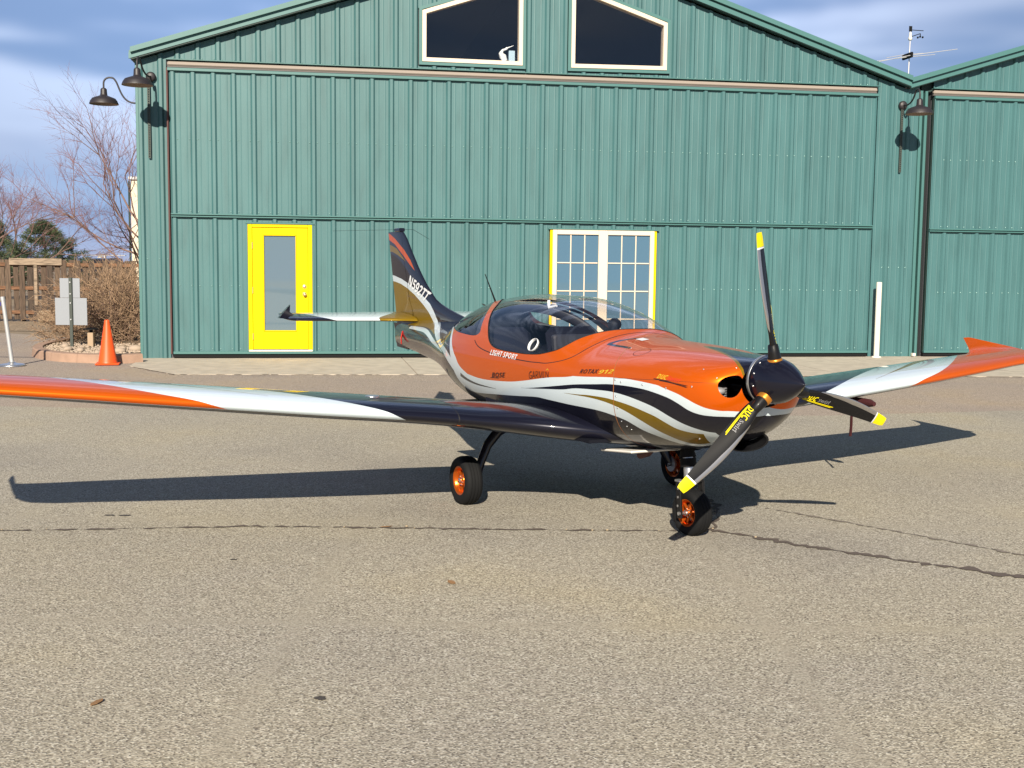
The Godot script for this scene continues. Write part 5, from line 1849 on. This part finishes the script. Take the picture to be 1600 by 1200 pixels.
	var blade_fn := func(p: Vector2) -> Vector3:
		var q := chord.at(p.x)
		var beta := deg_to_rad(lerpf(46.0, 19.0, pow(clampf((p.x - .1) / .67, 0, 1), .7)))
		var c := p.y * p.y
		var au := absf(p.y)
		var yt := 5.0 * q[2] * (.2969 * au - .126 * c - .3516 * c * c + .2843 * c * c * c - .1036 * c * c * c * c) * q[1]
		var along := (.36 - c) * q[1]
		var led := Vector3(sin(beta), 0, cos(beta))
		var nn := Vector3(cos(beta), 0, -sin(beta))
		var sweep := .02 * sin(clampf((p.x - .2) / .57, 0, 1) * PI)
		return Vector3(0, p.x, 0) + led * (along + sweep) + nn * (signf(p.y) * yt + .15 * c * (1.0 - c) * q[1] * .6)
	var tip := PackedVector2Array([Vector2(.700, -1.02), Vector2(.80, -1.02), Vector2(.80, 1.02), Vector2(.700, 1.02)])
	var tipline := PackedVector2Array([Vector2(.690, -1.02), Vector2(.698, -1.02), Vector2(.698, 1.02), Vector2(.690, 1.02)])
	var edge := PackedVector2Array([Vector2(.30, -.12), Vector2(.44, -.40), Vector2(.70, -.42), Vector2(.70, .56), Vector2(.50, .52), Vector2(.36, .40), Vector2(.27, .16)])  # metal edge strip, widened inward to paint the carbon's sunlit gleam
	var bm := ArrayMesh.new()
	patch(blade_fn, lin(.10, .772, 30), PackedFloat64Array([-1, -.9, -.75, -.6, -.45, -.3, -.18, -.08, 0, .08, .18, .3, .45, .6, .75, .9, 1]), -1.0, M["black_carbon"], [[edge, M["blade_edge_gleam"]], [tipline, M["decal_white"]], [tip, M["yellow"]]], PackedVector2Array(), bm)
	var bout := func(_w: Vector2) -> Vector3: return Vector3(.92, 0, -.38)
	var logo1 := letters("DUC", font("Droid Sans", true, true), func(w: Vector2) -> Vector3: return blade_fn.call(Vector2(lerpf(.20, .275, w.x), lerpf(.86, .60, w.y))), bout)
	var logo2 := letters("Swirl", font("Droid Serif", false, true), func(w: Vector2) -> Vector3: return blade_fn.call(Vector2(lerpf(.285, .36, w.x), lerpf(.82, .66, w.y))), bout)
	var bars := Mb.new()
	for r: Array in [[.195, .40, .90, .875], [.195, .39, .935, .915]]:
		for k in 8:
			var x0 := lerpf(r[0], r[1], k / 8.0)
			var x1 := lerpf(r[0], r[1], (k + 1) / 8.0)
			var nn := Vector3(.92, 0, -.38)
			bars.quad((blade_fn.call(Vector2(x0, r[2])) as Vector3) + nn * .0022, (blade_fn.call(Vector2(x1, r[2])) as Vector3) + nn * .0022, (blade_fn.call(Vector2(x1, r[3])) as Vector3) + nn * .0022, (blade_fn.call(Vector2(x0, r[3])) as Vector3) + nn * .0022, nn)
	var bars_mesh := bars.done()
	var root := Mb.new()
	root.lathe(Transform3D(), PackedVector2Array([Vector2(.034, .08), Vector2(.034, .135), Vector2(.030, .16), Vector2(.026, .20), Vector2(.0, .215)]), 20)
	var root_mesh := root.done()
	var col := Mb.new()
	col.lathe(Transform3D(), PackedVector2Array([Vector2(.039, .09), Vector2(.039, .121), Vector2(.036, .128), Vector2(.031, .129)]), 24)
	var col_mesh := col.done()
	for q: Array in [[root_mesh, "black_carbon"], [col_mesh, "anodised_gold"], [logo1, "yellow"], [logo2, "dull_alloy"], [bars_mesh, "yellow"]]:
		bm.add_surface_from_arrays(Mesh.PRIMITIVE_TRIANGLES, (q[0] as ArrayMesh).surface_get_arrays(0))
		bm.surface_set_material(bm.get_surface_count() - 1, M[q[1]])
	for ang: float in [11.4, 131.7, 252.6]:
		var bl := MeshInstance3D.new()
		bl.name = numbered("blade", prop)
		bl.mesh = bm
		bl.rotation.x = deg_to_rad(ang)
		prop.add_child(bl, true)
	# ---- chin scoop, exhaust, belly bits
	var scp := Mb.new()
	var spath: Array = []
	for k in 7:
		var f := k / 6.0
		spath.append([lerpf(1.18, 1.80, f), lerpf(.53, .605, smoothstep(0, 1, f)), lerpf(.06, .142, f), lerpf(.02, .056, f)])
	for k in 6:
		for j in 24:
			var ring := func(q: Array, jj: int, s: float) -> Vector3:
				var a := TAU * jj / 24.0
				return Vector3(q[0], q[1] + sin(a) * q[3] * s, cos(a) * q[2] * s)
			var nr := func(jj: int) -> Vector3: return Vector3(-.1, sin(TAU * jj / 24.0) * 1.6, cos(TAU * jj / 24.0)).normalized()
			var a0: Array = spath[k]
			var a1: Array = spath[k + 1]
			scp.quadn(ring.call(a0, j, 1.0), ring.call(a0, j + 1, 1.0), ring.call(a1, j + 1, 1.0), ring.call(a1, j, 1.0), nr.call(j), nr.call(j + 1), nr.call(j + 1), nr.call(j))
			if k > 2: scp.quadn(ring.call(a0, j, .9), ring.call(a0, j + 1, .9), ring.call(a1, j + 1, .9), ring.call(a1, j, .9), -nr.call(j), -nr.call(j + 1), -nr.call(j + 1), -nr.call(j))
			if k == 5: scp.quad(ring.call(a1, j, 1.0), ring.call(a1, j + 1, 1.0), ring.call(a1, j + 1, .9), ring.call(a1, j, .9), Vector3.RIGHT)
	part(P, "chin_scoop", scp.done(), M["black_carbon"])
	var rad := Mb.new()
	rad.box(Vector3(1.5, .535, -.09), Vector3(1.52, .63, .09))
	part(P, "radiator", rad.done(), M["black_matt"])
	var ex := Mb.new()
	ex.tube(PackedVector3Array([Vector3(1.12, .52, .12), Vector3(1.05, .44, .13), Vector3(.97, .415, .135)]), PackedFloat32Array([.022]), 12, false)
	part(P, "exhaust_pipe", ex.done(), M["rust"])
	var lipm := Mb.new()
	lipm.obox(Transform3D(Basis(Vector3.BACK, 0.10), Vector3(.98, .452, .06)), Vector3(.34, .014, .50), .005)
	part(P, "cowl_flap", lipm.done(), M["white_sill"])
	# ---- wings
	var w_navy := spl(v2([1.44, -.14, 1.50, -.02, 1.57, .10, 1.70, .22, 1.95, .39, 2.25, .55, 2.60, .715, 2.93, .865, 3.12, .955, 3.2, 1.02]))
	w_navy.append_array(PackedVector2Array([Vector2(4.4, 1.02), Vector2(4.4, -.14)]))
	var w_or := spl(v2([2.44, -.12, 2.53, .0, 2.62, .10, 2.82, .23, 3.12, .45, 3.36, .62, 3.62, .79, 3.85, .93, 3.97, 1.02]))
	w_or.append_array(PackedVector2Array([Vector2(4.4, 1.02), Vector2(4.4, -.12)]))
	var w_gold := spl(v2([2.20, .33, 2.50, .475, 2.78, .62, 3.05, .76, 3.24, .87, 3.40, 1.02]))
	w_gold.append_array(rev(spl(v2([2.20, .325, 2.45, .44, 2.72, .55, 3.09, .71, 3.44, .87, 3.66, 1.02]))))
	var u_grid := PackedFloat64Array([-1, -.93, -.86, -.75, -.62, -.48, -.35, -.24, -.15, -.08, -.035, 0, .035, .08, .15, .24, .35, .46, .56, .66, .75, .82, .88, .94, 1])
	for side: float in [1.0, -1.0]:
		var wg := group_part(P, "wing")
		var wfn := func(p: Vector2) -> Vector3: return wing_at(p, side)
		var q_grid := lin(.05, 1.13, 20)
		q_grid.append_array(lin(1.2, 3.7, 24).slice(0))
		q_grid.append_array(lin(3.75, 4.30, 20))
		var joint := PackedVector2Array([Vector2(1.128, -1.02), Vector2(1.134, -1.02), Vector2(1.134, 1.02), Vector2(1.128, 1.02)])
		var ail := PackedVector2Array([Vector2(2.45, .868), Vector2(3.80, .868), Vector2(3.80, 1.02), Vector2(2.45, 1.02)])
		var flp := PackedVector2Array([Vector2(1.16, .868), Vector2(2.44, .868), Vector2(2.44, 1.02), Vector2(1.16, 1.02)])
		var ail2 := PackedVector2Array([Vector2(2.45, -1.02), Vector2(3.80, -1.02), Vector2(3.80, -.868), Vector2(2.45, -.868)])
		var flp2 := PackedVector2Array([Vector2(1.16, -1.02), Vector2(2.44, -1.02), Vector2(2.44, -.868), Vector2(1.16, -.868)])
		var paint := [[w_navy, M["white_paint"]], [w_gold, M["gold"]], [w_or, M["orange"]]]
		var skin := paint.duplicate()
		skin.append_array([[joint, M["seam"]], [ail, null], [flp, null], [ail2, null], [flp2, null]])
		part(wg, "wing_skin", patch(wfn, q_grid, u_grid, -side, M["navy"], skin))
		for cs: Array in [["aileron", 2.454, 3.796], ["flap", 1.164, 2.436]]:
			var am := ArrayMesh.new()
			for sg: float in [1.0, -1.0]:
				var dom := PackedVector2Array([Vector2(cs[1], sg * .872), Vector2(cs[2], sg * .872), Vector2(cs[2], sg * 1.02), Vector2(cs[1], sg * 1.02)])
				patch(wfn, q_grid, u_grid, -side, M["navy"], paint, dom, am)
			part(wg, cs[0], am)
		var fc := Mb.new()
		var cp0 := wing_at(Vector2(1.55, .52), side)
		fc.lathe(Transform3D(Basis(), cp0), PackedVector2Array([Vector2(.042, -.004), Vector2(.042, .003), Vector2(.036, .006), Vector2(.0, .006)]), 20)
		part(wg, "fuel_cap", fc.done(), M["steel"])
		var tl := Mb.new()
		tl.sphere(wing_at(Vector2(4.15, .12), side) + Vector3(0, 0, side * .012), Vector3(.05, .018, .02), 10, 6)
		part(wg, "tip_light", tl.done(), M["white_paint"])
	# pitot tube under the left wing
	var pt := Mb.new()
	pt.tube(PackedVector3Array([Vector3(.30, .655, -2.03), Vector3(.32, .60, -2.03), Vector3(.36, .585, -2.03), Vector3(.46, .585, -2.03)]), PackedFloat32Array([.010, .009, .008, .007]), 8)
	part(P, "pitot_tube", pt.done(), M["dull_alloy"])
	# ---- tail
	var t_white := spl(v2([.30, -.08, .30, .25, .22, .5, .10, .8, .05, 1.02]))
	t_white.append_array(rev(spl(v2([.66, -.08, .72, .15, .80, .4, .86, .7, .88, 1.02]))))
	var t_gold := spl(v2([.0, -.08, .0, 1.02]))
	t_gold.append_array(rev(spl(v2([.30, -.08, .30, .25, .26, .5, .20, .8, .16, 1.02]))))
	for side: float in [1.0, -1.0]:
		var sfn := func(p: Vector2) -> Vector3: return stab_at(p, side)
		var qg := lin(.02, .96, 16)
		qg.append_array(lin(.98, 1.06, 8))
		var hinge := PackedVector2Array([Vector2(.1, .775), Vector2(.97, .775), Vector2(.97, 1.02), Vector2(.1, 1.02)])
		var hinge2 := PackedVector2Array([Vector2(.1, -1.02), Vector2(.97, -1.02), Vector2(.97, -.775), Vector2(.1, -.775)])
		var paint := [[t_gold, M["gold"]], [t_white, M["white_paint"]]]
		var skin := paint.duplicate()
		skin.append_array([[hinge, null], [hinge2, null]])
		part(P, "tailplane", patch(sfn, qg, u_grid, -side, M["navy"], skin))
		var em := ArrayMesh.new()
		for sg: float in [1.0, -1.0]:
			patch(sfn, qg, u_grid, -side, M["navy"], paint, PackedVector2Array([Vector2(.103, sg * .781), Vector2(.967, sg * .781), Vector2(.967, sg * 1.02), Vector2(.103, sg * 1.02)]), em)
		part(P, "elevator", em)
		# raised triangular tip
		var tt := Mb.new()
		var tri_lo := [Vector2(.955, 1.030), Vector2(1.118, 1.042), Vector2(1.035, 1.096), Vector2(.944, 1.148), Vector2(.982, 1.090)]
		var front := [-3.16, -3.24, -3.36, -3.50, -3.38]
		var back := [-3.30, -3.29, -3.41, -3.53, -3.45]
		for i in 5:
			var j := (i + 1) % 5
			var A := Vector3(front[i], tri_lo[i].y, side * tri_lo[i].x)
			var B := Vector3(front[j], tri_lo[j].y, side * tri_lo[j].x)
			var A2 := Vector3(back[i], tri_lo[i].y, side * tri_lo[i].x)
			var B2 := Vector3(back[j], tri_lo[j].y, side * tri_lo[j].x)
			var d2: Vector2 = tri_lo[j] - tri_lo[i]
			tt.quad(A, B, B2, A2, Vector3(0, -d2.x, side * d2.y).normalized())
		for f: Array in [[front, 1.0], [back, -1.0]]:
			for t3: Array in [[0, 1, 2], [0, 2, 4], [4, 2, 3]]:
				var q3: Array[Vector3] = []
				for i: int in t3: q3.append(Vector3(f[0][i], tri_lo[i].y, side * tri_lo[i].x))
				var n3 := Vector3(f[1], 0, 0)
				tt.tri(q3[0], q3[1], q3[2], n3, n3, n3)
		part(P, "tail_tip", tt.done(), M["navy"])
	var f_white := fin_poly(v2([-3.60, 1.425, -3.383, 1.412, -3.18, 1.385, -2.981, 1.342, -2.78, 1.288, -2.612, 1.228, -2.50, 1.185, -2.42, 1.13, -2.33, 1.05, -2.27, .96, -2.24, .90, -2.33, .90, -2.36, .955, -2.42, 1.035, -2.53, 1.115, -2.66, 1.178, -2.85, 1.252, -3.03, 1.305, -3.2, 1.34, -3.36, 1.358, -3.60, 1.37]))
	var f_gold := fin_poly(v2([-3.60, 1.37, -3.36, 1.358, -3.2, 1.34, -3.03, 1.305, -2.85, 1.252, -2.66, 1.178, -2.53, 1.115, -2.42, 1.035, -2.36, .955, -2.33, .90, -3.60, .90]))
	var f_or := fin_poly(v2([-3.56, 1.80, -3.50, 1.79, -3.36, 1.748, -3.12, 1.645, -2.97, 1.555, -2.86, 1.46, -2.97, 1.51, -3.15, 1.60, -3.36, 1.695, -3.52, 1.735]))
	var f_gold2 := fin_poly(v2([-3.56, 1.69, -3.475, 1.69, -3.31, 1.656, -3.07, 1.54, -3.28, 1.598, -3.44, 1.628, -3.56, 1.63]))
	var hin := PackedVector2Array()
	hin.append_array(PackedVector2Array([fin_uv(-3.235, 1.83), fin_uv(-3.14, 1.60), fin_uv(-3.05, 1.40), fin_uv(-2.97, 1.20), fin_uv(-2.91, 1.04), Vector2(fin_uv(-2.91, 1.04).x, .85), Vector2(1.06, .85), Vector2(1.06, 1.83)]))
	var fpaint := [[f_gold, M["gold"]], [f_white, M["white_paint"]], [f_or, M["orange"]], [f_gold2, M["gold"]]]
	var fskin := fpaint.duplicate()
	fskin.append([hin, null])
	var fg := PackedFloat64Array([0, .04, .09, .16, .25, .35, .45, .55, .65, .74, .82, .9, .95, 1])
	var fh := lin(.90, 1.807, 28)
	var finm := ArrayMesh.new()
	var rudm := ArrayMesh.new()
	for side: float in [1.0, -1.0]:
		var ffn := func(p: Vector2) -> Vector3: return fin_at(p, side)
		patch(ffn, fg, fh, -side, M["navy"], fskin, PackedVector2Array(), finm)
		var inner := PackedVector2Array()
		for p in hin: inner.append(p + Vector2(.006, 0))
		patch(ffn, fg, fh, -side, M["navy"], fpaint, inner, rudm)
	# caps
	var capm := Mb.new()
	for k in 12:
		var a := fin_at(Vector2(k / 12.0, 1.807), 1.0)
		var b := fin_at(Vector2((k + 1) / 12.0, 1.807), 1.0)
		capm.quad(a, b, Vector3(b.x, b.y, -b.z), Vector3(a.x, a.y, -a.z), Vector3.UP)
	capm.add_to(finm, M["navy"])
	part(P, "fin", finm)
	part(P, "rudder", rudm)
	var rl := Mb.new()
	rl.prism(Transform3D(), PackedVector2Array([Vector2(-3.33, .99), Vector2(-3.25, .776), Vector2(-2.98, .765), Vector2(-2.96, .99)]), -.028, .028)
	part(P, "lower_rudder", rl.done(), M["navy"])
	var lb := Mb.new()
	lb.box(Vector3(-3.33, 1.806, -.028), Vector3(-3.20, 1.838, .028), .006)
	part(P, "tail_strobe", lb.done(), M["navy"])
	var dipole := Mb.new()
	dipole.cyl(Vector3(-3.30, 1.825, .02), Vector3(-3.28, 1.80, .62), .0011, -1, 5)
	dipole.tube(PackedVector3Array([Vector3(-3.22, 1.828, -.02), Vector3(-3.18, 1.825, -.10), Vector3(-3.05, 1.74, -.2)]), PackedFloat32Array([.0016]), 5)
	part(P, "tail_wire", dipole.done(), M["black_matt"])
	var wh := Mb.new()
	wh.cyl(Vector3(-1.235, 1.20, 0), Vector3(-1.46, 1.447, 0), .008, .003, 8)
	part(P, "whip_antenna", wh.done(), M["black_matt"])
	# red tags hanging under the tail
	var tg := Mb.new()
	tg.tube(PackedVector3Array([Vector3(-2.93, .93, .10), Vector3(-2.90, .87, .125), Vector3(-2.88, .82, .13)]), PackedFloat32Array([.012, .016, .012]), 6, true, .3)
	part(P, "red_tag", tg.done(), M["decal_red"])
	# ---- landing gear
	for side: float in [1.0, -1.0]:
		var lg := Mb.new()
		lg.tube(PackedVector3Array([Vector3(-.16, .53, side * .28), Vector3(-.14, .49, side * .42), Vector3(-.10, .44, side * .54), Vector3(-.06, .36, side * .635), Vector3(-.02, .26, side * .70), Vector3(.0, .17, side * .735), Vector3(.0, .145, side * .745)]), PackedFloat32Array([.045, .043, .040, .037, .034, .031, .03]), 12, true, .45, Vector3(0, 1, 0))
		part(P, "gear_leg", lg.done(), M["navy"])
		var axl := Mb.new()
		axl.cyl(Vector3(0, .155, side * .72), Vector3(0, .155, side * .86), .014, -1, 10)
		axl.cyl(Vector3(0, .155, side * .748), Vector3(0, .155, side * .762), .055, -1, 18)
		part(P, "brake", axl.done(), M["steel"])
		wheel(P, "main_wheel", Vector3(0, .153, side * .815), .155, .118, side)
	var nx := 1.318
	wheel(P, "nose_wheel", Vector3(nx, .130, 0), .132, .108, 1.0, deg_to_rad(4))
	var fk := Mb.new()
	for side: float in [1.0, -1.0]:
		fk.obox(Transform3D(Basis(Vector3.BACK, .10), Vector3(nx - .018, .205, side * .078)), Vector3(.046, .21, .014), .004)
	fk.obox(Transform3D(Basis(), Vector3(nx - .03, .305, 0)), Vector3(.05, .02, .165), .005)
	part(P, "nose_fork", fk.done(), M["black_carbon"])
	var fb := Mb.new()
	fb.cyl(Vector3(nx, .13, -.095), Vector3(nx, .13, .095), .011, -1, 8)
	fb.obox(Transform3D(Basis(), Vector3(nx - .03, .312, .07)), Vector3(.055, .012, .035), .003)
	for side: float in [1.0, -1.0]:
		for y: float in [.17, .22, .27]: fb.cyl(Vector3(nx - .022, y, side * .080), Vector3(nx - .022, y, side * .086), .008, -1, 6)
	part(P, "fork_bolts", fb.done(), M["steel"])
	var ns := Mb.new()
	ns.cyl(Vector3(nx - .035, .31, 0), Vector3(nx - .075, .57, 0), .030, -1, 16)
	part(P, "nose_strut", ns.done(), M["steel"])
	var dn := Mb.new()
	dn.cyl(Vector3(nx - .046, .385, 0), Vector3(nx - .054, .435, 0), .046, -1, 18)
	dn.tube(PackedVector3Array([Vector3(nx - .055, .44, 0), Vector3(nx - .06, .47, 0), Vector3(nx - .068, .53, 0), Vector3(nx - .075, .57, 0)]), PackedFloat32Array([.050, .040, .052, .075]), 18)
	part(P, "shock_boot", dn.done(), M["black_matt"])
	# ---- lettering and rivets on the flank
	var sans := font("Droid Sans", true)
	var ital := font("Droid Sans", true, true)
	var thin := font("Droid Sans", false)
	var f := on_fus(Vector2(-.205, .5440), Vector2(.160, .5405), .024, .012)
	part(P, "lettering", letters("LIGHT SPORT", sans, f[0], f[1]), M["decal_white"])
	f = on_fus(Vector2(-.165, .4565), Vector2(.015, .4655), .019, .012)
	part(P, "lettering", letters("BOSE", ital, f[0], f[1]), M["decal_black"])
	part(P, "lettering", band_on_fus(PackedVector2Array([Vector2(-.19, .4535), Vector2(-.06, .460), Vector2(-.06, .4578), Vector2(-.19, .4515)]), .0022), M["decal_black"])
	f = on_fus(Vector2(.335, .4765), Vector2(.56, .4895), .022, .0)
	part(P, "lettering", letters("GARMIN", thin, f[0], f[1]), M["decal_black"])
	part(P, "lettering", band_on_fus(PackedVector2Array([Vector2(.530, .518), Vector2(.546, .532), Vector2(.562, .520), Vector2(.555, .520), Vector2(.546, .527), Vector2(.537, .518)]), .0022), M["decal_gold"])
	f = on_fus(Vector2(.865, .5365), Vector2(1.025, .551), .036, .006)
	part(P, "lettering", letters("ROTAX", sans, f[0], f[1]), M["decal_black"])
	f = on_fus(Vector2(1.037, .549), Vector2(1.160, .560), .034, .014)
	part(P, "lettering", letters("912", ital, f[0], f[1]), M["decal_gold"])
	f = on_fus(Vector2(1.535, .555), Vector2(1.605, .548), .040, .012)
	part(P, "lettering", letters("DUC", ital, f[0], f[1]), M["decal_gold"])
	f = on_fus(Vector2(1.612, .548), Vector2(1.70, .536), .038, .012)
	part(P, "lettering", letters("Swirl", font("Droid Serif", false, true), f[0], f[1]), M["decal_red"])
	part(P, "lettering", band_on_fus(spl(v2([1.515, .552, 1.62, .541, 1.75, .513, 1.75, .507, 1.62, .535, 1.515, .546]), 2), .0022), M["decal_black"])
	part(P, "lettering", band_on_fus(spl(v2([1.56, .541, 1.65, .529, 1.75, .502, 1.75, .497, 1.65, .524, 1.56, .536]), 2), .0022), M["decal_black"])
	part(P, "sticker", band_on_fus(PackedVector2Array([Vector2(.895, .90), Vector2(.985, .895), Vector2(.985, .93), Vector2(.895, .935)]), .0022), M["decal_white"])
	var rv := Mb.new()
	for p: Array in [[1.20, .511], [1.205, .45], [1.20, .40], [1.19, .33], [1.25, .500], [1.43, .499], [1.61, .492], [1.79, .50], [1.80, .696], [1.93, .60], [1.98, .76], [1.07, .80], [1.66, .17], [1.23, .28], [1.21, .30]]:
		var q := fus_at(Vector2(p[0], p[1]), 1.0)
		var nn: Vector3 = (on_fus(Vector2(p[0], p[1]), Vector2(p[0] + .001, p[1]), .001, 0)[1] as Callable).call(Vector2.ZERO)
		rv.sphere(q, Vector3(.0065, .0065, .0065) * (Vector3.ONE - nn.abs() * .5), 8, 5)
	part(P, "cowl_fasteners", rv.done(), M["steel"]).set_meta("kind", "stuff")
	# fuel or oil door on the cowl
	var rgm := Mb.new()
	for k in 28:
		var q4: Array[Vector3] = []
		for c: Array in [[k, 1.0], [k + 1, 1.0], [k + 1, .955], [k, .955]]:
			var an: float = TAU * c[0] / 28.0
			q4.append(fus_at(Vector2(1.225 + .055 * cos(an) * c[1], .778 + .045 * sin(an) * c[1]), 1.0, -0.0015))
		rgm.quad(q4[0], q4[1], q4[2], q4[3], Vector3(0, .8, .6))
	part(P, "oil_door", rgm.done(), M["seam"])
	# registration on the fin
	var fmap := func(w: Vector2) -> Vector3:
		var b := Vector2(-3.0, 1.336).lerp(Vector2(-2.61, 1.198), w.x)
		var tpt := Vector2(-2.955, 1.422).lerp(Vector2(-2.50, 1.275), w.x)
		var p := b.lerp(tpt, w.y)
		return fin_at(fin_uv(p.x, p.y), 1.0)
	part(P, "lettering", letters("N592TT", sans, fmap, func(_w: Vector2) -> Vector3: return Vector3(.05, .05, 1).normalized(), 0.001), M["decal_white"])

	# ---- pitot cover: lifts off the tube
	var xfp := Transform3D(Basis(Vector3.UP, yaw), at)
	var cov := thing("pitot_cover", "dark red cloth cover with ribbon hanging under the far wing", "cover", xfp * Vector3(.40, .585, -2.03), yaw)
	var cs1 := Mb.new()
	cs1.tube(PackedVector3Array([Vector3(-.03, .0, 0), Vector3(.05, .0, 0), Vector3(.16, .0, 0), Vector3(.20, -.002, 0)]), PackedFloat32Array([.026, .030, .028, .016]), 10)
	cs1.obox(Transform3D(Basis(), Vector3(-.03, .01, 0)), Vector3(.05, .085, .03), .008)
	part(cov, "sleeve", cs1.done(), M["cover_red"])
	var rb2 := Mb.new()
	rb2.tube(PackedVector3Array([Vector3(-.015, -.02, 0), Vector3(-.01, -.10, .01), Vector3(-.02, -.18, 0), Vector3(-.012, -.255, .012)]), PackedFloat32Array([.016, .014, .015, .016]), 6, true, .2)
	part(cov, "ribbon", rb2.done(), M["cover_red"])
